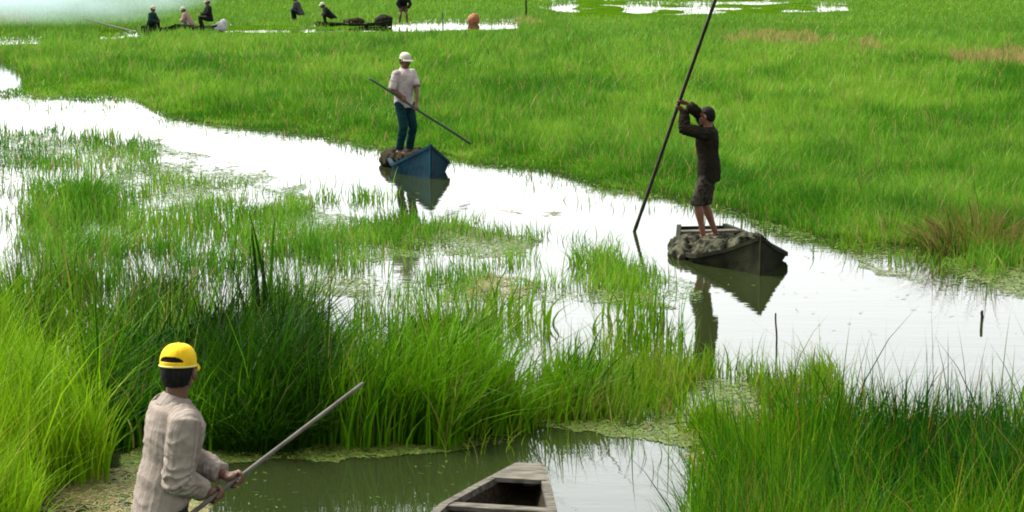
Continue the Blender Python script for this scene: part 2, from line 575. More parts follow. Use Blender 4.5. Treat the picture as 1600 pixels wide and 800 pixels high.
# ------------------------------------------------------------------ grass blades
def blades_mesh(name, base, h, wd, az, bend, face, col, segs=3):
    """base (N,3); each blade a tapering curved ribbon; returns one mesh with a 'tint' colour per blade"""
    N = len(h)
    lv = np.linspace(0, 1, segs + 1)
    nv = 2 * segs + 1
    V = np.zeros((N, nv, 3), np.float32)
    dx, dy = np.cos(az), np.sin(az)
    fx, fy = np.cos(face), np.sin(face)
    for i, t in enumerate(lv):
        ho = h * bend * t * t
        zo = h * (t - 0.32 * np.minimum(bend, 1.3) * t * t)
        cx, cy, cz = base[:, 0] + dx * ho, base[:, 1] + dy * ho, base[:, 2] + zo
        if i < segs:
            hw = wd * 0.5 * (1 - t ** 1.6)
            V[:, 2 * i, 0], V[:, 2 * i, 1], V[:, 2 * i, 2] = cx - fx * hw, cy - fy * hw, cz
            V[:, 2 * i + 1, 0], V[:, 2 * i + 1, 1], V[:, 2 * i + 1, 2] = cx + fx * hw, cy + fy * hw, cz
        else:
            V[:, 2 * i, 0], V[:, 2 * i, 1], V[:, 2 * i, 2] = cx, cy, cz
    loops = []
    for i in range(segs - 1):
        loops += [2 * i, 2 * i + 1, 2 * i + 3, 2 * i + 2]
    loops += [2 * segs - 2, 2 * segs - 1, 2 * segs]
    lp = np.array(loops, np.int32)
    L = (np.arange(N, dtype=np.int32)[:, None] * nv + lp[None]).reshape(-1)
    starts1 = np.array([4 * i for i in range(segs)], np.int32)
    S = (np.arange(N, dtype=np.int32)[:, None] * len(lp) + starts1[None]).reshape(-1)
    me = bpy.data.meshes.new(name)
    me.vertices.add(N * nv)
    me.vertices.foreach_set('co', V.reshape(-1))
    me.loops.add(len(L))
    me.loops.foreach_set('vertex_index', L)
    me.polygons.add(len(S))
    me.polygons.foreach_set('loop_start', S)
    me.update(calc_edges=True)
    a = me.attributes.new('tint', 'FLOAT_COLOR', 'POINT')
    c = np.ones((N, nv, 4), np.float32)
    c[:, :, :3] = col[:, None, :]
    a.data.foreach_set('color', c.reshape(-1))
    return me


PAL = [  # dark, mid, light, dry
    ((0.024, 0.096, 0.0040), (0.062, 0.172, 0.0090), (0.118, 0.232, 0.0180), (0.25, 0.175, 0.07)),     # 0 field green
    ((0.018, 0.058, 0.0030), (0.050, 0.130, 0.0030), (0.120, 0.210, 0.0100), (0.18, 0.16, 0.05)),     # 1 thin stems
    ((0.003, 0.020, 0.0015), (0.014, 0.062, 0.0015), (0.060, 0.155, 0.0020), (0.14, 0.14, 0.03)),     # 2 dark reeds
    ((0.005, 0.040, 0.0020), (0.034, 0.112, 0.0015), (0.095, 0.190, 0.0030), (0.17, 0.12, 0.02)),     # 3 near right grass
    ((0.040, 0.125, 0.0020), (0.095, 0.205, 0.0025), (0.160, 0.285, 0.0060), (0.24, 0.24, 0.04)),     # 4 fresh bright clump
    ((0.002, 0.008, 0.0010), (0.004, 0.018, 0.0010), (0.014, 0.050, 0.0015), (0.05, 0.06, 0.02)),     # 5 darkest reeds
    ((0.014, 0.040, 0.0020), (0.040, 0.080, 0.0030), (0.080, 0.120, 0.0060), (0.13, 0.10, 0.030)),     # 6 half dry sedge
]


def tint(x, y, pal, dry=0.05, patch=None, sc=1.0):
    D, Mi, Lt, Dr = [np.array(c) for c in PAL[pal]]
    n = len(x)
    a = fbm(x * 0.22 * sc, y * 0.10 * sc, 11, 3) * 0.5 + fbm(x * 1.3 * sc, y * 0.8 * sc, 12, 3) * 0.5
    t = np.clip((a - 0.5) * 3.2 + 0.5 + rng.normal(0, 0.24, n), 0, 1)[:, None]
    c = np.where(t < 0.5, D + (Mi - D) * t * 2, Mi + (Lt - Mi) * (t - 0.5) * 2)
    d = rng.random(n) < (dry if patch is None else np.clip(dry + patch, 0, 0.85))
    c = np.where(d[:, None], Dr * rng.uniform(0.6, 1.15, (n, 1)), c)
    return c * rng.uniform(0.82, 1.15, (n, 1))


def grow(px, py, hmean, pal, zroot, wpx=(1.0, 1.9), dry=0.05, patch=None, hvar=0.25, bendr=(0.1, 0.7), lean=None, minw=0.006):
    x, y = gnd_np(px, py)
    n = len(px)
    scale = (py + 105) / CAM_H
    hn = fbm(x * 0.8, y * 0.5, 23, 3) * 0.5 + fbm(x * 2.6, y * 1.8, 24, 2) * 0.5
    h = hmean * (0.45 + 1.1 * hn) * np.exp(rng.normal(0, hvar, n))
    wd = np.maximum(minw, rng.uniform(*wpx, n) / scale)
    az = fbm(x * 0.7, y * 0.5, 29, 2) * 4 * np.pi + rng.normal(0, 1.3, n)
    if lean is not None:
        az = lean + rng.normal(0, 1.4, n)
    bend = np.where(rng.random(n) < 0.06, 2.0, 1.0) * rng.uniform(*bendr, n) * (0.5 + fbm(x * 0.9, y * 0.6, 31, 2))
    face = rng.normal(0, 0.7, n)
    base = np.stack([x, y, np.broadcast_to(zroot, x.shape)], -1)
    return base, h, wd, az, bend, face, tint(x, y, pal, dry, patch)


def cat(parts):
    return [np.concatenate([p[i] for p in parts]) for i in range(7)]


# the wide field beyond the channel
n = 600000
py = -60 + (420 + 60) * rng.random(n) ** 0.9
px = rng.uniform(-350, 1950, n)
wob = (fbm(px * 0.03, py * 0.09, 41, 3) - 0.5) * 14
keep = is_field(px, py + wob) & is_field(px, py)
px, py = px[keep], py[keep]
x, y = gnd_np(px, py)
patch = np.zeros(len(px))
for d in DRY:
    patch = np.maximum(patch, inpoly(px + (fbm(px * 0.05, py * 0.1, 3) - 0.5) * 60, py + (fbm(px * 0.05, py * 0.1, 9) - 0.5) * 16, d) * 0.8)
hm = 0.34 * (0.7 + 0.6 * fbm(x * 0.15, y * 0.1, 77, 2)) * np.where(py < 60, 0.75, 1.0)
near_strip = np.zeros(len(px), bool)
for s in STRIPS:
    near_strip |= inpoly(px, py + 4, s) | inpoly(px, py - 4, s) | inpoly(px, py - 8, s)
hm = np.where(near_strip, 0.05, hm)
bank = np.interp(px, [p[0] for p in FAR_BANK], [p[1] for p in FAR_BANK]) - py
low = np.where(px < 1000, 0.22, 0.5)
hm = hm * (low + (1 - low) * sstep(2, 34, bank + (fbm(x * 0.7, y * 0.4, 88) - 0.5) * 26))
g = grow(px, py, hm, 0, 0.03, (0.9, 1.8), 0.06, patch)
fade = (sstep(50, 105, y) * 0.6)[:, None]                 # haze put into the blade colour: paler with distance
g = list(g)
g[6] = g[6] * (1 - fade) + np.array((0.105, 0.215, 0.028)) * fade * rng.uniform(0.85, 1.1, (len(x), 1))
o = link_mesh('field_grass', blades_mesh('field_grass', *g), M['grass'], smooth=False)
tag(o, 'short bright green marsh grass covering the wide field beyond the channel', 'grass', kind='stuff')

# grass rooted in the flooded marsh on the near side, thin to dense
parts = []
for poly, dens, hmean, pal in MARSH:
    P = np.array(poly, float)
    x0, y0 = P.min(0) - 12
    x1, y1 = P.max(0) + 12
    rate = 0.42 if hmean < 0.5 else 0.30
    n = int((x1 - x0) * (y1 - y0) * dens * rate)
    if y1 > 820:
        n = int(n * 0.8)
    px = rng.uniform(x0, x1, n)
    py = rng.uniform(y0, y1, n)
    wx = (fbm(px * 0.02, py * 0.05, 51, 3) - 0.5) * 60
    wy = (fbm(px * 0.02, py * 0.05, 61, 3) - 0.5) * 26
    k = inpoly(px + wx + rng.normal(0, 13, n), py + wy + rng.normal(0, 5, n), poly)
    gx, gy = gnd_np(px, py)
    clump = fbm(gx * 1.6, gy * 0.9, 71, 3)
    thr = {True: 0.36, False: 0.50}[dens > 0.6]
    k &= (clump + rng.normal(0, 0.10, n) > thr)
    px, py = px[k], py[k]
    if len(px) == 0:
        continue
    dry = {0: 0.05, 1: 0.12, 2: 0.05, 3: 0.06, 4: 0.04, 5: 0.02, 6: 0.35}[pal]
    if pal == 2:
        k = ~inpoly(px + rng.normal(0, 8, len(px)), py + rng.normal(0, 4, len(px)), DARKEST)
        px, py = px[k], py[k]
        hmean = hmean * np.where((px > 300) & (px < 520), 0.9, 1.0)
    if pal in (2, 5):
        parts.append(grow(px, py, hmean, pal, -0.03, (2.2, 5.2), dry, None, 0.32, (0.05, 0.75), 0.1))
    elif pal in (3, 4):
        parts.append(grow(px, py, hmean, pal, -0.03, (1.7, 3.8), dry, None, 0.28, (0.05, 0.6)))
    else:
        parts.append(grow(px, py, hmean, pal, -0.03, (1.1, 2.0), dry, None, 0.3, (0.05, 0.7)))
g = cat(parts)
o = link_mesh('marsh_grass', blades_mesh('marsh_grass', *g, segs=4), M['grass'], smooth=False)
tag(o, 'mixed green marsh grass and reeds rooted in the shallow water on the near side', 'grass', kind='stuff')


# floating weed and straw lying on the water
def build_floats():
    xs, cs, ln, wd_, ang = [], [], [], [], []
    for poly, dens, kind in FLOATS:
        P = np.array(poly, float)
        x0, y0 = P.min(0) - 5
        x1, y1 = P.max(0) + 5
        n = int((x1 - x0) * (y1 - y0) * dens)
        px = rng.uniform(x0, x1, n)
        py = rng.uniform(y0, y1, n)
        k = inpoly(px + (fbm(px * 0.02, py * 0.06, 81) - 0.5) * 70, py + (fbm(px * 0.02, py * 0.06, 83) - 0.5) * 16, poly)
        gx, gy = gnd_np(px, py)
        k &= fbm(gx * 1.6, gy * 0.7, 91, 4) + rng.normal(0, 0.10, n) > (0.42 if dens > 0.4 else 0.53)
        px, py, gx, gy = px[k], py[k], gx[k], gy[k]
        m = len(px)
        sc = (py + 105) / CAM_H
        xs.append(np.stack([gx, gy, rng.uniform(0.003, 0.009, m)], -1))
        if kind == 's':
            c = np.array((0.15, 0.12, 0.045)) * rng.uniform(0.5, 1.3, (m, 1))
            gm = rng.random(m) < 0.35
            c[gm] = np.array((0.06, 0.10, 0.012)) * rng.uniform(0.6, 1.2, (gm.sum(), 1))
            ln.append(rng.uniform(8, 34, m) / sc)
            wd_.append(rng.uniform(1.5, 3, m) / sc)
        elif kind == 'y':
            c = np.array((0.078, 0.105, 0.014)) * rng.uniform(0.5, 1.25, (m, 1))
            c[:, 0] *= rng.uniform(0.7, 1.15, m)
            ln.append(rng.uniform(3, 18, m) / sc)
            wd_.append(rng.uniform(1.2, 3.2, m) / sc)
        else:
            c = np.array((0.055, 0.105, 0.010)) * rng.uniform(0.5, 1.25, (m, 1))
            ln.append(rng.uniform(3, 14, m) / sc)
            wd_.append(rng.uniform(1.0, 2.6, m) / sc)
        cs.append(c)
        ang.append(rng.uniform(0, np.pi, m))
    B = np.concatenate(xs)
    c, l, wv, a = [np.concatenate(q) for q in (cs, ln, wd_, ang)]
    N = len(l)
    u = np.stack([np.cos(a), np.sin(a), rng.normal(0, 0.04, N)], -1)
    v = np.stack([-np.sin(a), np.cos(a), rng.normal(0, 0.1, N)], -1)
    V = np.zeros((N, 6, 3), np.float32)
    for i, (s, t) in enumerate(((-1, 0), (-0.5, -1), (0.5, -1), (1, 0), (0.5, 1), (-0.5, 1))):
        V[:, i] = B + u * (l * 0.5 * s)[:, None] + v * (wv * 0.5 * t)[:, None]
    V[:, :, 2] = np.maximum(V[:, :, 2], 0.003)
    me = bpy.data.meshes.new('floating_weed')
    me.vertices.add(N * 6)
    me.vertices.foreach_set('co', V.reshape(-1))
    me.loops.add(N * 6)
    me.loops.foreach_set('vertex_index', np.arange(N * 6, dtype=np.int32))
    me.polygons.add(N)
    me.polygons.foreach_set('loop_start', np.arange(0, N * 6, 6, dtype=np.int32))
    me.update(calc_edges=True)
    at = me.attributes.new('tint', 'FLOAT_COLOR', 'POINT')
    cc = np.ones((N, 6, 4), np.float32)
    cc[:, :, :3] = c[:, None, :]
    at.data.foreach_set('color', cc.reshape(-1))
    o = link_mesh('floating_weed', me, M['float'], smooth=False)
    tag(o, 'yellow green weed and straw drifting in mats on the still water', 'water weed', kind='stuff')


build_floats()


# clumps that stand out one by one
def clump(name, px, py, rad, nbl, h, pal, label, catg, dry=0.03, wpx=(2.0, 3.4), bendr=(0.1, 0.9), splay=0.35, group=None, hv=0.18, leanx=0.0):
    c = gnd(px, py)
    r = rad * np.sqrt(rng.random(nbl))
    th = rng.uniform(0, 2 * np.pi, nbl)
    bx, by = r * np.cos(th), r * np.sin(th) * 0.8
    scale = (py + 105) / CAM_H
    hh = h * np.exp(rng.normal(0, hv, nbl)) * (1 - 0.3 * (r / max(rad, 1e-3)) ** 2)
    wd = rng.uniform(*wpx, nbl) / scale
    az = th + rng.normal(0, 0.6, nbl)
    az = np.where(rng.random(nbl) < abs(leanx), 0.0 if leanx > 0 else np.pi, az)
    bend = rng.uniform(*bendr, nbl) * (splay + (r / max(rad, 1e-3)))
    base = np.stack([bx, by, np.full(nbl, -0.04)], -1)
    col = tint(c.x + bx, c.y + by, pal, dry)
    me = blades_mesh(name, base, hh, wd, az, bend, rng.normal(0, 0.7, nbl), col, 5)
    o = link_mesh(name, me, M['grass'], smooth=False)
    o.location = (c.x, c.y, 0)
    tag(o, label, catg, group)
    return o


CG = 'clumps of reed and sedge standing out of the marsh'
clump('reed_clump', 690, 572, 0.42, 520, 0.62, 5, 'dark green bushy reed clump beside the white water in mid marsh', 'reeds', bendr=(0.2, 0.9), group=CG)
clump('reed_clump', 412, 556, 0.13, 11, 1.42, 5, 'few tallest dark reed blades sticking up above the marsh', 'reeds', wpx=(8, 12), bendr=(0.04, 0.16), splay=0.3, group=CG, hv=0.10, leanx=-0.5)
clump('reed_clump', 400, 690, 0.50, 1100, 0.66, 5, 'big arching near-black reed clump right behind the yellow cap', 'reeds', bendr=(0.3, 1.2), group=CG)
clump('sedge_clump', 1530, 394, 0.75, 460, 0.74, 6, 'brownish half dry sedge clump on the far bank at right', 'sedge', dry=0.65, wpx=(1.5, 2.6), bendr=(0.2, 1.1), group=CG)
clump('sedge_clump', 1385, 378, 0.55, 120, 0.5, 1, 'small thin yellowish sedge clump left of the brownish one on the bank', 'sedge', dry=0.3, wpx=(1.2, 2.0), bendr=(0.2, 1.0), group=CG)
clump('reed_clump', 1310, 752, 0.22, 70, 0.82, 2, 'blue-green broad bladed reed clump near the left of the front right grass', 'reeds', wpx=(4, 6.5), bendr=(0.1, 0.6), group=CG, leanx=-0.4)
clump('reed_clump', 1415, 752, 0.20, 80, 0.82, 2, 'dark green upright reed clump in the middle of the front right grass', 'reeds', wpx=(4, 6), bendr=(0.05, 0.4), group=CG)
clump('grass_tuft', 925, 412, 0.30, 160, 0.38, 0, 'small fresh green grass tuft on the islet in mid channel', 'grass tuft', wpx=(1.3, 2.2), group=CG)
clump('grass_tuft', 115, 318, 0.55, 420, 0.62, 0, 'rounded bright grass tuft at the left beside the pale water gap', 'grass tuft', wpx=(1.3, 2.2), group=CG)
clump('reed_clump', 30, 500, 0.25, 50, 0.75, 2, 'dark slender reed stems at the left edge behind the bright clump', 'reeds', wpx=(2.5, 4), bendr=(0.05, 0.4), group=CG)


# ------------------------------------------------------------------ boats
def lerp(a, b, t):
    return a + (b - a) * t


def interp(tbl, s):
    for (s0, v0), (s1, v1) in zip(tbl, tbl[1:]):
        if s <= s1:
            t = (s - s0) / (s1 - s0)
            return lerp(v0, v1, t)
    return tbl[-1][1]


def boat(name, stern, bow, label, hullm, inm, halfw, sheer, keel, flare=0.72, th=0.028, thwarts=(), deck=None, rail=True, catg='boat', group=None, ns=22, trimm=None):
    """stern, bow: points on the water; halfw/sheer/keel: tables over s (0 stern .. 1 bow)"""
    stern, bow = Vector((stern[0], stern[1], 0)), Vector((bow[0], bow[1], 0))
    ax = (bow - stern)
    L = ax.length
    ax.normalize()
    la = Vector((ax.y, -ax.x, 0))          # to the boat's right
    root = thing(name, stern, label, catg, group)
    trimm = trimm or inm

    def P(s, u, z):
        return stern + ax * (L * s) + la * u + Vector((0, 0, z))
    ss = [0.0] + [i / (ns - 1) for i in range(1, ns - 1)] + [1.0]
    mb, ib, rb = MB(), MB(), MB()
    outer, inner = [], []
    for s in ss:
        wv, zt, zb = interp(halfw, s), interp(sheer, s), interp(keel, s)
        bw = wv * flare
        outer.append([P(s, -wv, zt), P(s, -lerp(bw, wv, 0.55), lerp(zb, zt, 0.5)), P(s, -bw, zb), P(s, bw, zb), P(s, lerp(bw, wv, 0.55), lerp(zb, zt, 0.5)), P(s, wv, zt),
                      P(s, max(wv - th, 0.004), zt), P(s, max(bw - th, 0.003), max(zb + 0.05, 0.025)), P(s, -max(bw - th, 0.003), max(zb + 0.05, 0.025)), P(s, -max(wv - th, 0.004), zt)])
    mb.rings(outer)
    hull = link_mesh('hull', mb.mesh('hull'), [hullm, inm], root, smooth=False)
    n = 10
    for i, pl in enumerate(hull.data.polygons):     # inner planking
        if i < (len(ss) - 1) * n and i % n in (6, 7, 8):
            pl.material_index = 1
    if rail:
        for sg in (-1, 1):
            rr = []
            for s in ss:
                wv, zt = interp(halfw, s), interp(sheer, s)
                u0, u1 = sg * (wv + 0.014), sg * max(wv - 0.045, 0.004)
                rr.append([P(s, u0, zt - 0.025), P(s, u0, zt + 0.022), P(s, u1, zt + 0.022), P(s, u1, zt - 0.025)])
            m = MB()
            m.rings(rr)
            link_mesh('gunwale', m.mesh('gunwale'), trimm, root, smooth=False)
    for s, wd, dz in thwarts:
        wv, zt = interp(halfw, s) - 0.02, interp(sheer, s) + dz
        m = MB()
        m.box(P(s, 0, zt), la * wv, ax * wd * 0.5, Vector((0, 0, 0.016)))
        bevel(link_mesh('thwart', m.mesh('thwart'), trimm, root, smooth=False), 0.005)
    if deck:
        for (s0, s1) in deck:
            m = MB()
            rr = []
            for i in range(7):
                s = lerp(s0, s1, i / 6)
                wv, zt = max(interp(halfw, s) - 0.012, 0.01), interp(sheer, s) + 0.026
                rr.append([P(s, -wv, zt - 0.03), P(s, wv, zt - 0.03), P(s, wv, zt), P(s, -wv, zt)])
            m.rings(rr)
            link_mesh('deck', m.mesh('deck'), trimm, root, smooth=False)
    if interp(halfw, 1.0) < 0.05:
        zt, zb_ = interp(sheer, 1.0), interp(keel, 1.0)
        m = MB()
        m.rings([[P(1.0, -0.022, z) + ax * (-0.03 + o), P(1.0, 0.022, z) + ax * (-0.03 + o), P(1.0, 0.014, z) + ax * (0.03 + o), P(1.0, -0.014, z) + ax * (0.03 + o)]
                 for z, o in ((zb_ - 0.12, -0.03), (lerp(zb_, zt, 0.5), 0.0), (zt + 0.045, 0.012))])
        link_mesh('stem', m.mesh('stem'), hullm, root, smooth=False)
    for s in (0.0, 1.0):
        wv, zt, zb_ = interp(halfw, s), interp(sheer, s), interp(keel, s)
        if wv > 0.08:
            m = MB()
            sg = 1 if s == 0 else -1
            m.rings([[P(s, -wv * flare * 0.98, zb_ + 0.004) + ax * o, P(s, wv * flare * 0.98, zb_ + 0.004) + ax * o, P(s, wv * 0.985, zt - 0.004) + ax * o, P(s, -wv * 0.985, zt - 0.004) + ax * o]
                     for o in (-0.006 * sg, 0.03 * sg)])
            link_mesh('transom', m.mesh('transom'), trimm, root, smooth=False)
    return root, P


# near boat: blunt bow with a small deck
zb = 0.30
bl, br = gnd(809, 729, zb), gnd(848, 728, zb)
ll, lr = gnd(683, 797, zb), gnd(870, 790, zb)
bowc = (bl + br) / 2
backc = (ll + lr) / 2
axn = (bowc - backc).normalized()
Ln = 4.3
sternn = bowc - axn * Ln
d1 = (bowc - backc).length
hw_b = (br - bl).length / 2
hw_1 = (lr - ll).length / 2 * 0.98
s1 = 1 - d1 / Ln
nb, P_near = boat('wooden_boat', sternn, bowc, 'old grey wooden boat with a blunt decked bow, nearest the camera', M['wood_grey'], M['wood_in'],
                  [(0, 0.22), (0.3, 0.46), (s1, hw_1), (0.5 * (1 + s1), (hw_1 + hw_b) / 2 * 1.03), (1, hw_b)],
                  [(0, 0.34), (0.45, 0.25), (1, 0.30)], [(0, 0.06), (0.2, -0.06), (0.8, -0.06), (1, 0.12)], th=0.03,
                  thwarts=((s1 + 0.012, 0.10, 0.0), (0.35, 0.16, -0.02)), deck=[(s1 + (1 - s1) * 0.62, 0.998)], trimm=M['wood_grey'])

# boat of the man with the long pole
bow3, st3 = gnd(1188, 430), gnd(1088, 366)
ax3 = (bow3 - st3).normalized()
st3 = bow3 - ax3 * 3.0
b3, P3 = boat('wooden_boat', st3, bow3, 'dark wooden boat with a high pointed bow, carrying the barefoot man', M['wood_dark'], M['wood_dark'],
              [(0, 0.32), (0.25, 0.50), (0.60, 0.62), (0.70, 0.58), (1, 0.015)],
              [(0, 0.16), (0.35, 0.11), (0.60, 0.07), (0.70, 0.09), (0.85, 0.23), (1, 0.43)], [(0, 0.0), (0.15, -0.06), (0.85, -0.05), (1, -0.04)], flare=0.8,
              thwarts=((0.13, 0.14, 0.0),), deck=[(0.93, 0.995)], trimm=M['wood_dark'])
for c in b3.children:
    if c.name.startswith('thwart'):
        c.data.materials[0] = M['wood_grey']

# blue boat
bow2, st2 = gnd(673, 279), gnd(615, 240)
ax2 = (bow2 - st2).normalized()
st2 = bow2 - ax2 * 2.7
b2, P2 = boat('wooden_boat', st2, bow2, 'blue painted boat with a pointed bow, carrying the man in the pale shirt', M['wood_blue'], M['wood_dark'],
              [(0, 0.28), (0.3, 0.42), (0.62, 0.49), (0.70, 0.46), (1, 0.015)],
              [(0, 0.17), (0.35, 0.15), (0.62, 0.14), (0.70, 0.16), (1, 0.52)], [(0, 0.0), (0.15, -0.06), (0.85, -0.05), (1, -0.04)], flare=0.8,
              thwarts=((0.72, 0.14, 0.0),), deck=[(0.93, 0.995)], trimm=M['wood_blue'])


def displace(me, f):
    n = len(me.vertices)
    co = np.empty(n * 3, np.float32)
    no = np.empty(n * 3, np.float32)
    me.vertices.foreach_get('co', co)
    me.vertices.foreach_get('normal', no)
    co, no = co.reshape(-1, 3), no.reshape(-1, 3)
    d = np.array([f(Vector(c)) for c in co.tolist()], np.float32)
    me.vertices.foreach_set('co', (co + no * d[:, None]).reshape(-1))
    me.update()


def wrinkle(me, amp, seed, bend=None):
    """cloth folds: creases that run across and slant, sharper on one side, with calm areas between"""
    def f(c):
        w_ = Vector((mnoise.noise(c * 4.0), mnoise.noise(c * 4.0 + Vector((9, 2, 5))), 0)) * 0.10
        q = Vector(((c.x + w_.x) * 5 + seed + c.z * 3, (c.y + w_.y) * 5, (c.z + w_.x) * 20))
        r = 1 - abs(mnoise.noise(q)) * 2.6
        q2 = Vector((c.x * 11 - c.z * 9 + seed, c.y * 11, c.z * 22 + w_.y * 60))
        r2 = 1 - abs(mnoise.noise(q2)) * 2.8
        calm = min(max(mnoise.noise(c * 5.5 + Vector((seed, 3, 1))) * 1.6 + 0.55, 0.12), 1)
        d = amp * calm * (0.75 * max(r, -0.6) + 0.35 * max(r2, -0.6))
        if bend:
            e, ax = bend
            t = (c - e).dot(ax)
            d += 0.0085 * math.exp(-(c - e).length_squared / 0.011) * (1 - 2.2 * abs(math.sin(t * 78 + 2.2 * mnoise.noise(c * 14))))
        return d
    displace(me, f)


# loads in the boats
def heap(name, lumps, material, label, catg, vox=0.03, amp=0.05, seed=0):
    m = MB()
    for c, r in lumps:
        m.ell(c, (r[0], 0, 0), (0, r[1], 0), (0, 0, r[2]), 14, 8)
    me = m.remesh(name, vox, 2)
    off = Vector((seed, 0, 0))
    displace(me, lambda c: amp * (mnoise.noise(c * 5 + off) + 0.9 * (1 - 2.4 * abs(mnoise.noise(c * 11 + off))) + 0.5 * (1 - 2.4 * abs(mnoise.noise(c * 24 + off)))))
    b = Vector(lumps[0][0])
    root = bpy.data.objects.new(name, me)
    C.objects.link(root)
    me.materials.append(material)
    me.transform(Matrix.Translation(-b))
    root.location = b
    me.polygons.foreach_set('use_smooth', np.ones(len(me.polygons), bool))
    return tag(root, label, catg)


heap('net_heap', [(P3(0.48, 0.05, 0.06), (0.46, 0.42, 0.15)), (P3(0.38, 0.40, 0.06), (0.28, 0.26, 0.12)), (P3(0.60, 0.28, 0.05), (0.30, 0.26, 0.17)),
                  (P3(0.66, -0.15, 0.06), (0.26, 0.28, 0.26)), (P3(0.74, 0.02, 0.10), (0.22, 0.26, 0.25)), (P3(0.70, 0.25, 0.06), (0.2, 0.22, 0.2)), (P3(0.50, 0.56, 0.03), (0.16, 0.30, 0.10)), (P3(0.34, 0.05, 0.04), (0.3, 0.3, 0.10)), (P3(0.42, 0.52, 0.04), (0.16, 0.24, 0.11))],
     M['net'], 'lumpy low heap of mottled grey green nets in the dark boat', 'nets', vox=0.018, amp=0.035)
heap('net_heap', [(P2(0.45, 0.0, 0.14), (0.33, 0.34, 0.18)), (P2(0.30, 0.15, 0.12), (0.34, 0.36, 0.16)), (P2(0.16, 0.15, 0.12), (0.30, 0.30, 0.14)), (P2(0.62, 0.02, 0.17), (0.24, 0.28, 0.20)), (P2(0.70, 0.05, 0.18), (0.18, 0.22, 0.18)), (P2(0.22, 0.34, 0.08), (0.16, 0.3, 0.12))],
     M['net_brown'], 'dark brown heap of nets in the blue boat at the feet of its man', 'nets', vox=0.022, amp=0.035, seed=5)


# ------------------------------------------------------------------ people
def ik(a, b, l1, l2, hint):
    """elbow / knee between a and b, bending towards hint"""
    d = b - a
    L = min(d.length, (l1 + l2) * 0.995)
    u = d.normalized()
    x = (l1 * l1 - l2 * l2 + L * L) / (2 * L)
    h = math.sqrt(max(l1 * l1 - x * x, 0))
    n = Vector(hint) - u * Vector(hint).dot(u)
    n.normalize()
    return a + u * x + n * h


def yawvec(deg):
    return Vector((math.cos(R(deg)), math.sin(R(deg)), 0))


def pose(base, yaw, H=1.66, lean=0.0, lean_side=0.0, head_yaw=None, stance=0.10, pelvis_z=0.545, knee_fwd=0.05, feet=None, head_pitch=0.0, twist=0.0, wide=0.175):
    k = H / 1.68
    F = yawvec(yaw)
    Rt = Vector((F.y, -F.x, 0))
    Fs = yawvec(yaw + twist)
    Rs = Vector((Fs.y, -Fs.x, 0))
    b = Vector(base)
    up = Vector((0, 0, 1))
    J = dict(k=k, F=Fs, R=Rs, Fp=F, Rp=Rt)
    J['pelvis'] = b + up * (H * pelvis_z)
    spine = (up * math.cos(lean) + F * math.sin(lean) + Rt * math.sin(lean_side)).normalized()
    J['spine'] = spine
    J['chest'] = J['pelvis'] + spine * 0.47 * k
    J['neck'] = J['pelvis'] + spine * 0.52 * k + up * 0.0
    hy = yaw if head_yaw is None else head_yaw
    Fh0 = yawvec(hy)
    J['Fh'] = (Fh0 * math.cos(head_pitch) - up * math.sin(head_pitch)).normalized()
    J['Uh'] = (up * math.cos(head_pitch) + Fh0 * math.sin(head_pitch)).normalized()
    J['Rh'] = J['Fh'].cross(J['Uh'])
    J['head'] = J['neck'] + (spine * 0.4 + up * 0.6) * 0.145 * k + Fh0 * 0.025 * k
    for s, sg in (('r', 1), ('l', -1)):
        J['sh' + s] = J['chest'] + Rs * wide * k * sg - spine * 0.025 * k
        J['hip' + s] = J['pelvis'] + Rt * 0.09 * k * sg - up * 0.04 * k
        ft = b + Rt * stance * sg + up * 0.075 * k if feet is None else Vector(feet[0 if sg > 0 else 1]) + up * 0.075 * k
        J['an' + s] = ft
        J['kn' + s] = ik(J['hip' + s], ft, 0.42 * k, 0.41 * k, F)
        J['to' + s] = F
        J['wr' + s] = J['sh' + s] - up * 0.50 * k + F * 0.08
        J['el' + s] = ik(J['sh' + s], J['wr' + s], 0.285 * k, 0.25 * k, -F)
    J['grip'] = {}
    return J


def arm(J, s, wrist, hint):
    J['wr' + s] = Vector(wrist)
    d = J['wr' + s] - J['sh' + s]
    mx = 0.53 * J['k']
    if d.length > mx:
        J['wr' + s] = J['sh' + s] + d * (mx / d.length)
    J['el' + s] = ik(J['sh' + s], J['wr' + s], 0.285 * J['k'], 0.25 * J['k'], hint)


def grip_at(J, s, c, axis, rad, hint, back):
    """close hand s on a pole at c; back = direction from the pole to the palm/wrist"""
    axis = Vector(axis).normalized()
    k = J['k']
    bk = Vector(back) - axis * Vector(back).dot(axis)
    bk.normalize()
    arm(J, s, Vector(c) + bk * (0.075 * k + rad), hint)
    J['grip'][s] = (Vector(c), axis, rad, bk)


def torso_rings(J, inf, hem, tilt=0.0):
    k, F, Rr = J['k'], J['F'], J['R']
    Rp, Fp = J['Rp'], J['Fp']
    sp_ = J['spine']
    pts = []
    prof = [(-hem, .155, .115), (-0.02, .165, .120), (0.12, .150, .108), (0.22, .150, .108), (0.33, .168, .118), (0.42, .180, .112), (0.475, .155, .088), (0.505, .10, .072), (0.53, .062, .058)]
    for h, wv, dv in prof:
        t = min(max(h / 0.4, 0), 1)
        la = Rp.lerp(Rr, t).normalized()
        fo = (Fp.lerp(F, t)).normalized()
        fo = (fo - sp_ * fo.dot(sp_) * t).normalized()
        c = J['pelvis'] + sp_ * h * k + fo * (0.015 if 0.2 < h < 0.45 else 0)
        ii = inf if h < 0.49 else inf * 0.5
        tl = tilt * (1.0 if h < -0.05 else 0.25 if h < 0.05 else 0)
        pts.append([c + la * (wv * k + ii) * math.cos(u) + fo * (dv * k + ii) * math.sin(u) + sp_ * tl * (math.sin(u) + 0.25 * math.cos(u)) for u in [2 * math.pi * j / 20 for j in range(20)]])
    return pts


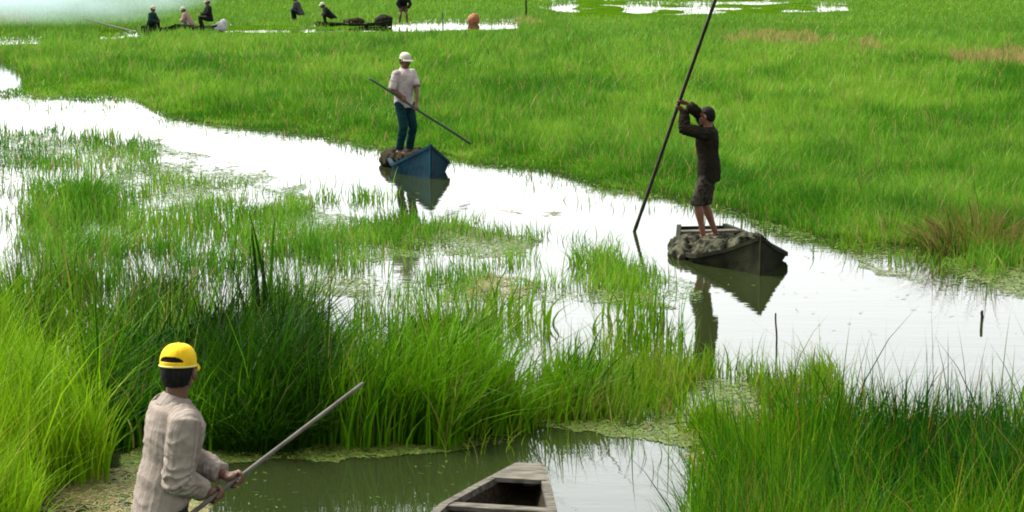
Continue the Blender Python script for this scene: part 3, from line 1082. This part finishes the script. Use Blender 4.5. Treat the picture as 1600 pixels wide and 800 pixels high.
def limb(m, pts, rad, seg=12):
    P_, R_ = [], []
    for i in range(len(pts) - 1):
        for t in (0, 0.33, 0.66):
            P_.append(pts[i].lerp(pts[i + 1], t))
            r = lerp(rad[i][0], rad[i][1], t) if isinstance(rad[i], tuple) else rad[i]
            if isinstance(rad[i], tuple) and len(rad[i]) > 2 and t == 0.33:
                r = rad[i][2]
            R_.append(r)
    P_.append(pts[-1])
    R_.append(rad[-1][1])
    m.tube(P_, R_, seg)


def hand(m, J, s):
    k = J['k']
    wr, el = J['wr' + s], J['el' + s]
    if s in J['grip']:
        c, ax, rad, bk = J['grip'][s]
        sd_ = ax.cross(bk)
        if (wr - el).dot(sd_) < 0:
            sd_ = -sd_
        ro = rad + 0.010 * k
        pc = c + bk * (ro + 0.010)
        m.tube([wr, lerp(wr, pc, 0.55), pc - sd_ * 0.01], [0.026 * k, 0.036 * k, 0.040 * k], 10, lat=ax, asp=0.5)
        for i, ll_ in enumerate((0.92, 1.0, 0.95, 0.8)):
            o = ax * ((1.5 - i) * 0.0205 * k)
            arc = []
            for q in range(7):
                a = R(-10 + 215 * ll_ * q / 6)
                arc.append(c + o + (bk * math.cos(a) + sd_ * math.sin(a)) * ro)
            m.tube(arc, [0.0105 * k, 0.0105 * k, 0.010 * k, 0.0098 * k, 0.0092 * k, 0.0085 * k, 0.0075 * k], 8)
        th_ = []
        for q in range(5):
            a = R(-25 - 120 * q / 4)
            th_.append(c + ax * (0.043 - 0.004 * q) * k + (bk * math.cos(a) + sd_ * math.sin(a)) * (ro + 0.002))
        m.tube([lerp(wr, pc, 0.5)] + th_, [0.016 * k, 0.014 * k, 0.0125 * k, 0.012 * k, 0.011 * k, 0.009 * k], 8)
    else:
        d = (wr - el).normalized()
        n_ = (J['F'] - d * J['F'].dot(d)).normalized() if abs(J['F'].dot(d)) < 0.97 else d.orthogonal()
        sd_ = d.cross(n_)
        pc = wr + d * 0.05 * k
        m.tube([wr, pc, wr + d * 0.085 * k], [0.024 * k, 0.036 * k, 0.037 * k], 10, lat=n_, asp=0.45)
        for i, L_ in enumerate((0.07, 0.08, 0.075, 0.06)):
            b = wr + d * 0.085 * k + n_ * (0.027 - i * 0.018) * k
            m.tube([b, b + d * L_ * 0.5 * k + sd_ * 0.004, b + d * L_ * 0.95 * k + sd_ * 0.018], [0.0095 * k, 0.009 * k, 0.0075 * k], 8)
        b = wr + d * 0.03 * k + n_ * 0.025 * k
        m.tube([b, b + (d + n_ * 0.8) * 0.03 * k, b + (d * 1.6 + n_ * 0.9) * 0.035 * k], [0.013 * k, 0.011 * k, 0.009 * k], 8)


def body_mesh(J, vox):
    m = MB()
    k = J['k']
    m.rings(torso_rings(J, 0.0, 0.10))
    H, Rh, Fh, Uh = J['head'], J['Rh'], J['Fh'], J['Uh']

    def hp(x, y, z):
        return H + (Rh * x + Fh * y + Uh * z) * k

    def he(c, r):
        m.ell(hp(*c), Rh * r[0] * k, Fh * r[1] * k, Uh * r[2] * k, 16, 10)
    he((0, -0.012, 0.03), (0.076, 0.096, 0.088))
    he((0, 0.028, -0.045), (0.058, 0.062, 0.074))
    he((0, 0.066, -0.094), (0.026, 0.022, 0.022))
    he((0, 0.098, -0.022), (0.014, 0.020, 0.016))
    he((0, 0.088, 0.0), (0.010, 0.014, 0.028))
    he((0, 0.075, 0.02), (0.052, 0.016, 0.012))
    he((0, 0.083, -0.058), (0.026, 0.012, 0.012))
    for sg in (-1, 1):
        he((sg * 0.086, -0.004, -0.014), (0.013, 0.022, 0.033))
        he((sg * 0.042, 0.06, -0.03), (0.022, 0.022, 0.02))
    m.tube([J['neck'] - J['spine'] * 0.06 * k, J['neck'] + J['spine'] * 0.02 * k, hp(0, -0.02, -0.05)], [0.062 * k, 0.056 * k, 0.056 * k], 14)
    for s in 'rl':
        limb(m, [J['sh' + s], J['el' + s], J['wr' + s]], [(0.054 * k, 0.040 * k), (0.041 * k, 0.027 * k, 0.042 * k)])
        hand(m, J, s)
        limb(m, [J['hip' + s], J['kn' + s], J['an' + s]], [(0.088 * k, 0.056 * k), (0.054 * k, 0.037 * k, 0.060 * k)])
        F = J['to' + s]
        a = J['an' + s] - Vector((0, 0, 0.04 * k))
        m.tube([a - F * 0.045 * k, a + F * 0.05 * k, a + F * 0.13 * k - Vector((0, 0, 0.015 * k)), a + F * 0.18 * k - Vector((0, 0, 0.018 * k))],
               [0.036 * k, 0.042 * k, 0.042 * k, 0.028 * k], 10, lat=(F.y, -F.x, 0), asp=0.62)
    me = m.remesh('body', vox, 2)
    return me, hp


def paint_face(me, J, off):
    k = J['k']
    H = J['head'] - off
    for p in me.polygons:
        c = p.center - H
        x, y, z = c.dot(J['Rh']) / k, c.dot(J['Fh']) / k, c.dot(J['Uh']) / k
        if y > 0.05 and abs(x) < 0.07 and -0.13 < z < 0.05:
            if 0.018 < abs(x) < 0.045 and (-0.006 < z < 0.008 or 0.017 < z < 0.026):
                p.material_index = 1
            elif abs(x) < 0.026 and -0.066 < z < -0.05:
                p.material_index = 2


def person(base, J, label, vox, shirt=None, trousers=None, cap=None, hair=True, skin=None, group=None, sleeve=1.0, shirt_hem=0.13, leg_to=1.0,
           loose=0.018, cap_pitch=0.0, opening=False, collar=False, hem_tilt=0.0, brim=True, cvox=None, conical=False, catg='person', pocketed=False):
    cvox = cvox or vox * 1.2
    root = thing('person', Vector(base), label, catg, group)
    k = J['k']
    me, hp = body_mesh(J, vox)
    b = link_mesh('body', me, [skin or M['skin'], M['eye'], M['lip']], root)
    paint_face(me, J, Vector(base))
    H, Rh, Fh, Uh = J['head'], J['Rh'], J['Fh'], J['Uh']
    if shirt:
        m = MB()
        m.rings(torso_rings(J, loose, shirt_hem, hem_tilt))
        sleeves = []
        for s in 'rl':
            sh, el, wr = J['sh' + s], J['el' + s], J['wr' + s]
            sh2 = sh.lerp(J['chest'], 0.25)
            if sleeve >= 1:
                pts = [sh2, sh, sh.lerp(el, 0.5), sh.lerp(el, 0.85), el, el.lerp(wr, 0.2), el.lerp(wr, 0.55), el.lerp(wr, 0.93)]
                rd = [0.066 * k, 0.067 * k, 0.062 * k, 0.058 * k, 0.057 * k, 0.055 * k, 0.050 * k, 0.041 * k]
            else:
                pts = [sh2, sh, sh.lerp(el, 0.5), sh.lerp(el, sleeve)]
                rd = [0.066 * k, 0.067 * k, 0.066 * k, 0.066 * k]
            ms = m if vox > 0.012 else MB()
            ms.tube(pts, [r + (loose - 0.014) for r in rd], 14, roundcap=False)
            if ms is not m:
                ms.ell(sh, J['R'] * 0.068 * k, J['F'] * 0.070 * k, J['spine'] * 0.070 * k)
                sleeves.append(ms)
        sm = m.remesh('shirt', cvox, 3)
        wrinkle(sm, 0.0062, 3.0)
        so_ = link_mesh('shirt', sm, shirt, root)
        for i_, ms in enumerate(sleeves):
            sl_ = ms.remesh('sleeve', cvox * 0.8, 2)
            s_ = 'rl'[i_]
            wrinkle(sl_, 0.011, 5.0 + i_ * 3, (J['el' + s_], (J['wr' + s_] - J['sh' + s_]).normalized()) if sleeve >= 1 else None)
            link_mesh('sleeve', sl_, shirt, so_)
        if collar:
            rr = []
            n0 = J['neck'] - J['spine'] * 0.005
            ang = [R(-90 + 24 + (360 - 48) * i / 26) for i in range(27)]        # open at the throat
            F, Rr, S = J['F'], J['R'], J['spine']
            loopo = []
            for a in ang:
                # 0 deg = right, 90 = back
                d = Rr * math.cos(a) - F * math.sin(a)
                wob_ = 0.5 - 0.5 * math.sin(a)          # lower to the front
                top = n0 + d * 0.066 * k + S * (0.052 - 0.045 * wob_) * k
                out = n0 + d * 0.104 * k + S * (0.000 - 0.055 * wob_) * k
                inn = n0 + d * 0.060 * k + S * (-0.01 - 0.04 * wob_) * k
                out2 = n0 + d * 0.097 * k + S * (-0.006 - 0.055 * wob_) * k
                loopo.append([inn, top - d * 0.003, top + d * 0.004, out, out2, n0 + d * 0.070 * k + S * (0.03 - 0.045 * wob_) * k])
            m = MB()
            m.rings(loopo)
            link_mesh('collar', m.mesh('collar'), shirt, so_, smooth=False)
    if trousers:
        m = MB()
        tr = torso_rings(J, 0.010, 0.12)[:4]
        m.rings(tr)
        for s in 'rl':
            h_, kn, an = J['hip' + s], J['kn' + s], J['an' + s]
            if leg_to >= 1:
                pts = [h_, h_.lerp(kn, 0.5), kn, kn.lerp(an, 0.4), kn.lerp(an, 0.98)]
                rd = [0.104, 0.088, 0.075, 0.074, 0.062]
            else:
                pts = [h_, h_.lerp(kn, 0.4), h_.lerp(kn, leg_to)]
                rd = [0.104, 0.098, 0.092]
                if leg_to > 0.99 - 0.04:
                    pts.append(kn.lerp(an, 0.08))
                    rd.append(0.09)
            m.tube(pts, [r * k for r in rd], 14, roundcap=False)
        tm = m.remesh('trousers', cvox, 2)
        wrinkle(tm, 0.010, 8.0)
        link_mesh('trousers' if leg_to >= 1 else 'shorts', tm, trousers, root)
    if hair:
        m = MB()
        rows = []
        for i in range(9):
            ph = R(-38 + 126 * i / 8)
            rows.append([hp(0, -0.014, 0.03) + (Rh * math.cos(t) * 0.084 + Fh * math.sin(t) * (0.098 if math.sin(t) > 0 else 0.106)) * math.cos(ph) * k
                         + Uh * 0.096 * math.sin(ph) * k
                         + (Uh * 0.075 * k if (math.sin(t) > 0.25 and i < 4) else Vector((0, 0, 0))) * (1 - i / 4 if i < 4 else 0)
                         + (Uh * -0.045 * k * (1 - i / 4) if (math.sin(t) < -0.2 and i < 4) else Vector((0, 0, 0))) for t in [2 * math.pi * q / 24 for q in range(24)]])
        m.rings(rows)
        hm_ = m.remesh('hair', max(vox, 0.006), 1) if vox < 0.012 else m.mesh('hair')
        displace(hm_, lambda c: 0.004 * mnoise.noise(Vector((c.x * 90, c.y * 90, c.z * 30))))
        link_mesh('hair', hm_, M['hair'], root)
    if cap and not conical:
        cx, sx = math.cos(cap_pitch), math.sin(cap_pitch)
        Uc, Fc = Uh * cx - Fh * sx, Fh * cx + Uh * sx
        c0 = hp(0, -0.010, 0.040)
        a_, b_, h_ = 0.091 * k, 0.112 * k, 0.102 * k
        rows, NT = 40, 200
        V, Fs = [], []
        for i in range(rows + 1):
            ph = R(-4 + 92 * i / rows)
            for q in range(NT):
                t = 2 * math.pi * q / NT
                seam = abs(((t / (math.pi / 3)) % 1) - 0.5) * 2
                seam = 1 - 0.018 * max(0, (seam - 0.86) / 0.14) * min(1, i / 6)
                nz = 0.022 * mnoise.noise(Vector((math.cos(t) * 2.2, math.sin(t) * 2.2, i * 0.09 + k * 7)))
                rr_ = (max(math.cos(ph), 0) ** 0.72) * (seam + nz) * (0.965 + 0.035 * min(1, i / 12))
                V.append(tuple(c0 + Rh * math.cos(t) * a_ * rr_ + Fc * math.sin(t) * b_ * rr_ + Uc * h_ * (math.sin(ph) if ph > 0 else math.sin(ph) * 2)))
        for i in range(rows):
            for q in range(NT):
                t = 2 * math.pi * (q + 0.5) / NT
                if opening:
                    dv = abs(((math.degrees(t) - 270 + 180) % 360) - 180)
                    if i >= 5 and (dv / 46) ** 2 + ((i - 4.0) / 8.0) ** 2 < 1:
                        continue
                q2 = (q + 1) % NT
                Fs.append((i * NT + q, i * NT + q2, (i + 1) * NT + q2, (i + 1) * NT + q))
        Fs.append(tuple(rows * NT + q for q in range(NT)))
        cm = bpy.data.meshes.new('cap')
        cm.from_pydata(V, [], Fs)
        co = link_mesh('cap', cm, cap, root)
        sol = co.modifiers.new('t', 'SOLIDIFY')
        sol.thickness = 0.004 * k
        sol.offset = -1
        m = MB()
        m.ell(c0 + Uc * h_ * 1.0, Rh * 0.008 * k, Fc * 0.008 * k, Uc * 0.005 * k, 10, 6)
        link_mesh('cap_button', m.mesh('cap_button'), cap, co)
        m = MB()
        loop_ = []
        for q in range(49):
            t = 2 * math.pi * q / 48
            p = c0 + Rh * math.cos(t) * a_ * 0.98 + Fc * math.sin(t) * b_ * 0.98 - Uc * h_ * 0.10
            loop_.append(p)
        m.tube(loop_, [0.0045 * k] * 49, 8)
        link_mesh('cap_band', m.mesh('cap_band'), M['cap_band'] if opening else cap, co)
        if brim:
            rr_ = []
            for i in range(7):
                t0 = i / 6
                row = []
                for q in range(13):
                    a = R(lerp(18, 162, q / 12))
                    ext = math.sin(R(lerp(0, 180, q / 12))) ** 0.7 * (0.058 if opening else 0.072) * k * t0
                    p = c0 + Rh * math.cos(a) * a_ * 1.01 + Fc * math.sin(a) * b_ * 1.01 + Fc * ext - Uc * (0.006 + 0.014 * t0 + 0.022 * (math.cos(a) ** 2) * t0) * k
                    row.append(p)
                rr_.append(row)
            m = MB()
            m.rings(rr_, cap=False, closed_ring=False)
            br_ = link_mesh('brim', m.mesh('brim'), cap, co)
            s2 = br_.modifiers.new('t', 'SOLIDIFY')
            s2.thickness = 0.005 * k
    if conical:
        m = MB()
        c0 = hp(0, -0.01, 0.06)
        rows = []
        for rr0, zz in ((0.24, -0.02), (0.235, -0.01), (0.15, 0.06), (0.08, 0.11), (0.02, 0.15)):
            rows.append([c0 + (Rh * math.cos(t) + Fh * math.sin(t)) * rr0 * k + Uh * zz * k for t in [2 * math.pi * q / 24 for q in range(24)]])
        m.rings(rows)
        link_mesh('hat', m.mesh('hat'), cap, root)
    return root


def pole(name, pts, r0, r1, material, label, catg, nodes=False, group=None):
    pts = [Vector(p) for p in pts]
    m = MB()
    a, b = pts[0], pts[-1]
    L = (b - a).length
    ns = max(10, int(L / 0.12))
    P_, R_ = [], []
    sag = (b - a).normalized().orthogonal()
    for i in range(ns + 1):
        t = i / ns
        P_.append(a.lerp(b, t) + sag * 0.004 * math.sin(t * 9.0))
        R_.append(lerp(r0, r1, t) * (1.0 + (0.10 if nodes and i % 3 == 0 else 0) + 0.03 * math.sin(i * 2.3)))
    m.tube(P_, R_, 10)
    me = m.mesh(name)
    o = link_mesh(name, me, material)
    me.transform(Matrix.Translation(-a))
    o.location = a
    return tag(o, label, catg, group)


# --- the man in the yellow cap, foreground left
Y1 = 10.2
S1 = cloth('striped_shirt', (0.39, 0.335, 0.285), (0.25, 0.21, 0.17), (0.24, 0.19, 0.17), 260, (0.42, -0.91, 0))
T1 = cloth('dark_trousers', (0.03, 0.03, 0.035), (0.05, 0.05, 0.05))
hd = atY(277, 586, Y1)
nk = atY(260, 632, Y1)
H1 = 1.70
basex = nk.x - 0.035
base1 = Vector((basex, Y1 - 0.0, 0.135))
J1 = pose(base1, 20, H1, lean=R(9), head_yaw=75, stance=0.13, head_pitch=R(4), twist=6, wide=0.192)
# slide so that head and neck stand where they were seen
dz = hd.z - J1['head'].z
J1 = pose(base1 + Vector((hd.x - J1['head'].x, 0, 0)), 20, H1, lean=R(9), head_yaw=75, stance=0.13, head_pitch=R(4), twist=6, wide=0.192)
print('man1 head z diff', dz)
base1 = base1 + Vector((hd.x - (J1['head'].x), 0, 0))
pr, pl_ = atY(337, 774, Y1 - 0.05), atY(367, 752, Y1 + 0.06)
tip1 = atY(566, 600, Y1 + 0.72)
axp = (tip1 - pr).normalized()
pl_ = pr + axp * (pl_ - pr).dot(axp)
butt1 = pr - axp * 0.75
grip_at(J1, 'r', pr, axp, 0.0145, (-0.5, -0.75, -0.8), (-1, -0.2, -0.25))
grip_at(J1, 'l', pl_, axp, 0.0145, (-0.2, 0.4, -1), (-1, 0.5, 0.1))
person(J1['pelvis'].xy.to_3d() + Vector((0, 0, 0.135)), J1, 'man in a yellow cap and pale striped shirt holding a pole, nearest the camera', 0.0052, S1, T1, M['cap_yellow'], opening=True, collar=True, hem_tilt=0.16,
       loose=0.030, cvox=0.0075, cap_pitch=R(-2))
pole('punt_pole', [butt1, tip1], 0.0145, 0.011, M['pole_grey'], 'grey wooden pole held in both hands by the man in the yellow cap', 'pole')

# --- the man standing in the blue boat
f2 = P2(0.40, 0.0, 0.25)
f2 = gnd(632, 240, 0.27)
J2 = pose(f2, -48, 1.66, lean=R(2), head_yaw=-42, stance=0.11, head_pitch=R(8))
S2 = cloth('pale_shirt', (0.60, 0.55, 0.51), (0.36, 0.29, 0.28), sc=5)
T2 = cloth('teal_trousers', (0.003, 0.024, 0.028), (0.010, 0.045, 0.048))
Y2 = f2.y
ha, hb = atY(628, 157, Y2 - 0.26), atY(650, 169, Y2 - 0.24)
pa, pb = atY(578, 123, Y2 - 0.10), atY(734, 224, Y2 - 0.55)
axp = (pb - pa).normalized()
ha = pa + axp * (ha - pa).dot(axp)
hb = pa + axp * (hb - pa).dot(axp)
grip_at(J2, 'r', ha, axp, 0.018, (-1, 0, -0.6), (-0.4, 0.6, 0.5))
grip_at(J2, 'l', hb, axp, 0.018, (1, 0.2, -0.6), (0.1, 0.8, 0.6))
person(f2, J2, 'man in a pale cap, whitish shirt and teal trousers standing in the blue boat', 0.008, S2, T2, M['cap_pale'], sleeve=0.9, loose=0.022, collar=True, cvox=0.011)
pole('punt_pole', [pa, pb], 0.02, 0.022, M['pole_green'], 'dark pole held slanting across his body by the man in the blue boat', 'pole')

# --- the man poling the dark boat
f3 = gnd(1106, 373, 0.14)
J3 = pose(f3, 172, 1.64, lean=R(2), head_yaw=165, feet=[f3 + Vector((0.10, 0.10, 0)), f3 + Vector((-0.07, -0.09, 0))], head_pitch=R(2), twist=-8)
S3 = cloth('dark_olive_shirt', (0.010, 0.009, 0.005), (0.022, 0.019, 0.011))
T3 = cloth('patterned_shorts', (0.014, 0.012, 0.008), (0.075, 0.068, 0.048), sc=20)
Y3 = f3.y
pbot = gnd(991, 362, 0.0)
h_lo, h_hi = atY(1053, 176, Y3 - 0.08), atY(1068, 150, Y3 + 0.02)
axp = (h_hi + (h_lo - h_hi) * 0.5 - pbot).normalized()
h_lo = pbot + axp * (h_lo - pbot).dot(axp)
h_hi = pbot + axp * (h_hi - pbot).dot(axp)
ptop = pbot + axp * 5.0
pend = pbot - axp * 0.25
grip_at(J3, 'l', h_lo, axp, 0.02, (-0.6, -0.3, -1), (1, -0.2, -0.3))
grip_at(J3, 'r', h_hi, axp, 0.02, (0.2, 0.3, 0.9), (1, 0.2, -0.2))
person(f3, J3, 'barefoot man in dark shirt and shorts pushing on a long upright pole', 0.008, S3, T3, None, hair=True, sleeve=1.0, loose=0.032, shirt_hem=0.16, leg_to=0.97, skin=M['skin_leg'], cvox=0.011)
pole('punt_pole', [pend, ptop], 0.024, 0.020, M['pole_dark'], 'very long dark pole planted upright in the channel by the barefoot man', 'pole', nodes=True)


# --- people far across the field
def far_boat(x0, x1, py, label, bowz=0.35, w=0.42, fb=0.22, group='low dark boats on the far water'):
    a, b = gnd(x0, py, 0.0), gnd(x1, py, 0.0)
    return boat('wooden_boat', a, b, label, M['wood_dark'], M['wood_dark'], [(0, 0.12), (0.3, w), (0.7, w), (1, 0.05)],
                [(0, fb + 0.08), (0.35, fb), (0.7, fb), (1, bowz)], [(0, 0.0), (0.2, -0.05), (0.8, -0.05), (1, 0.03)], rail=True, group=group,
                thwarts=((0.4, 0.15, 0), (0.65, 0.15, 0)), ns=12)


far_boat(222, 274, 53, 'low dark boat under the seated man in a white cap, far left')
far_boat(276, 348, 50, 'low dark boat with pale gear beside the far man in black', 0.30)
far_boat(494, 612, 42, 'long low dark boat lying beyond the field, under the stooping figure', 0.26, fb=0.13)


def sit(px, py, zseat, yaw, H, lean, label, shirt, trousers, cap, **kw):
    g0 = gnd(px, py, 0.0)
    base = Vector((g0.x, g0.y, zseat))
    F = yawvec(yaw)
    Rt = Vector((F.y, -F.x, 0))
    feet = [base + F * 0.30 + Rt * 0.1 * s for s in (1, -1)]
    hp_ = kw.pop('head_pitch', 0.1)
    hyaw = kw.pop('head_yaw', None)
    J = pose(base, yaw, H, lean=lean, feet=feet, pelvis_z=kw.pop('pz', 0.16), head_pitch=hp_, head_yaw=hyaw)
    for s, sg in (('r', 1), ('l', -1)):
        arm(J, s, J['chest'] - J['spine'] * 0.30 + F * 0.34 + Rt * 0.12 * sg, Rt * sg * 0.6 - Vector((0, 0, 1)))
    return person(base, J, label, 0.016, shirt, trousers, cap, cvox=0.02, loose=0.03, **kw)


FG = cloth('dark_green_jacket', (0.006, 0.035, 0.024), (0.012, 0.05, 0.035))
BK = cloth('black_cloth', (0.010, 0.011, 0.012), (0.022, 0.022, 0.024))
GY = cloth('grey_cloth', (0.045, 0.05, 0.05), (0.08, 0.085, 0.08))
PK = cloth('pink_cloth', (0.46, 0.30, 0.25), (0.36, 0.24, 0.2))
BR = cloth('brown_cloth', (0.09, 0.055, 0.03), (0.13, 0.08, 0.045))
WH = cloth('white_cloth', (0.6, 0.6, 0.58), (0.5, 0.5, 0.48))
sit(235, 53, 0.10, -20, 1.62, R(14), 'seated man in a dark green jacket and white cap, far left by the smoke', FG, BK, M['cap_pale'])
sit(328, 50, 0.12, 200, 1.65, R(6), 'person in black sitting upright in the far boat with pale gear', BK, BK, M['cap_pale'], pz=0.26)
sit(299, 49, 0.10, 170, 1.55, R(35), 'person in a faded pink shirt bent over beside the far person in black', PK, WH, M['cap_pale'])
sit(470, 36, 0.10, 160, 1.65, R(25), 'grey clad person sitting hunched alone in the grass beyond the field', GY, BK, M['cap_dark'], pz=0.22)
sit(520, 42, 0.10, 185, 1.6, R(48), 'person in dark clothes stooping low over the long far boat', BK, BK, M['cap_pale'], pz=0.22)
g9 = gnd(630, 38, 0.06)
J9 = pose(g9, -80, 1.6, lean=R(42), stance=0.17, head_pitch=0.5, pelvis_z=0.50)
for s, sg in (('r', 1), ('l', -1)):
    arm(J9, s, J9['chest'] - Vector((0, 0, 0.45)) + J9['F'] * 0.1 + J9['R'] * 0.15 * sg, J9['R'] * sg)
person(g9, J9, 'person in a black top standing bent over at the white strip of water', 0.016, BK, BR, M['cap_dark'], cvox=0.02, loose=0.03, leg_to=0.6)
def near(px, py, *lumps):
    g0 = gnd(px, py, 0.0)
    return [(g0 + Vector(c), r) for c, r in lumps]


heap('bundle', near(601, 40, ((0, 0, 0.26), (0.30, 0.2, 0.18)), ((-0.2, 0.05, 0.20), (0.25, 0.2, 0.14))), M['wood_dark'], 'small black bundle at the right end of the long far boat', 'bundle', vox=0.04)
heap('bundle', near(556, 40, ((0, 0, 0.16), (0.34, 0.2, 0.13)), ((-0.3, 0, 0.14), (0.26, 0.2, 0.10))), M['net_brown'], 'flat dark bundle lying in the middle of the long far boat', 'bundle', vox=0.04)
heap('sack', near(740, 38, ((0, 0, 0.20), (0.27, 0.24, 0.24)), ((0.03, 0, 0.28), (0.22, 0.20, 0.18)), ((-0.02, 0, 0.06), (0.21, 0.2, 0.12))), M['orange'], 'round orange sack standing on the strip of water beyond the field', 'sack', vox=0.03, amp=0.018)
heap('bundle', near(345, 50, ((0, 0, 0.20), (0.24, 0.2, 0.20)), ((-0.2, 0, 0.14), (0.22, 0.2, 0.15)), ((0.12, 0, 0.34), (0.12, 0.12, 0.14))), WH, 'white bundle lying beside the far person in black', 'bundle', vox=0.03, amp=0.04)
pole('punt_pole', [gnd(212, 50, 0.15), atY(130, 29, gnd(212, 50).y + 2)], 0.03, 0.025, M['pole_grey'], 'thin grey pole trailing out from the far man in the white cap', 'pole')


# stakes
def stake(px, py, h, r, leanx, label, m='stake'):
    b = gnd(px, py, -0.2)
    t = gnd(px, py, 0) + Vector((leanx, 0, h))
    pole('stake', [b, t], r, r * 0.8, M[m], label, 'stake')


stake(1214, 562, 0.44, 0.010, -0.02, 'thin dark stake in the white water below the dark boat')
stake(1534, 506, 0.13, 0.018, 0.0, 'short stout stake alone in the white water at right')
stake(822, 31, 0.90, 0.055, 0.0, 'dark post standing in the far field left of the long pole')
stake(692, 40, 0.55, 0.035, 0.0, 'short greenish post at the far strip of water', 'pole_green')


# ------------------------------------------------------------------ smoke drifting over the far left
def build_smoke():
    a, b = gnd(-260, 58), gnd(355, 52)
    cx = (a.x + b.x) / 2
    sx = (b.x - a.x) / 2
    m = MB()
    cy = 84.0
    m.box((cx, cy, 1.75), (sx, 0, 0), (0, 5.0, 0), (0, 0, 1.65))
    o = link_mesh('smoke', m.mesh('smoke'), bpy.data.materials.new('smoke'), smooth=False)
    me = o.data
    me.transform(Matrix.Translation((-cx, -cy, -1.75)))
    o.location = (cx, cy, 1.75)
    mt = me.materials[0]
    mt.use_nodes = True
    t = mt.node_tree
    t.nodes.clear()
    out = t.nodes.new('ShaderNodeOutputMaterial')
    v = t.nodes.new('ShaderNodeVolumePrincipled')
    v.inputs['Color'].default_value = (0.62, 0.74, 0.83, 1)
    tc = t.nodes.new('ShaderNodeTexCoord')
    mp = t.nodes.new('ShaderNodeMapping')
    mp.inputs['Scale'].default_value = (0.16, 0.2, 0.45)
    t.links.new(tc.outputs['Object'], mp.inputs[0])
    nz = t.nodes.new('ShaderNodeTexNoise')
    nz.inputs['Scale'].default_value = 1.4
    nz.inputs['Detail'].default_value = 3
    t.links.new(mp.outputs[0], nz.inputs['Vector'])
    mp2 = t.nodes.new('ShaderNodeMapping')
    mp2.inputs['Scale'].default_value = (1 / sx, 1 / 5.0, 1 / 1.65)
    t.links.new(tc.outputs['Object'], mp2.inputs[0])
    ln = t.nodes.new('ShaderNodeVectorMath')
    ln.operation = 'LENGTH'
    t.links.new(mp2.outputs[0], ln.inputs[0])
    fr = t.nodes.new('ShaderNodeMapRange')
    fr.inputs[1].default_value = 1.0
    fr.inputs[2].default_value = 0.35
    t.links.new(ln.outputs['Value'], fr.inputs[0])
    nr = t.nodes.new('ShaderNodeMapRange')
    nr.inputs[1].default_value = 0.40
    nr.inputs[2].default_value = 0.62
    nr.inputs[3].default_value = 0.10
    t.links.new(nz.outputs['Fac'], nr.inputs[0])
    mu = t.nodes.new('ShaderNodeMath')
    mu.operation = 'MULTIPLY'
    t.links.new(fr.outputs[0], mu.inputs[0])
    t.links.new(nr.outputs[0], mu.inputs[1])
    m2 = t.nodes.new('ShaderNodeMath')
    m2.operation = 'MULTIPLY'
    m2.inputs[1].default_value = 0.30
    t.links.new(mu.outputs[0], m2.inputs[0])
    t.links.new(m2.outputs[0], v.inputs['Density'])
    t.links.new(v.outputs[0], out.inputs['Volume'])
    tag(o, 'pale bluish smoke drifting low over the far left of the field', 'smoke', kind='stuff')


build_smoke()
print('blades', sum(len(o.data.polygons) for o in C.objects if o.type == 'MESH'))
bpy.data.scenes.remove(TMP)
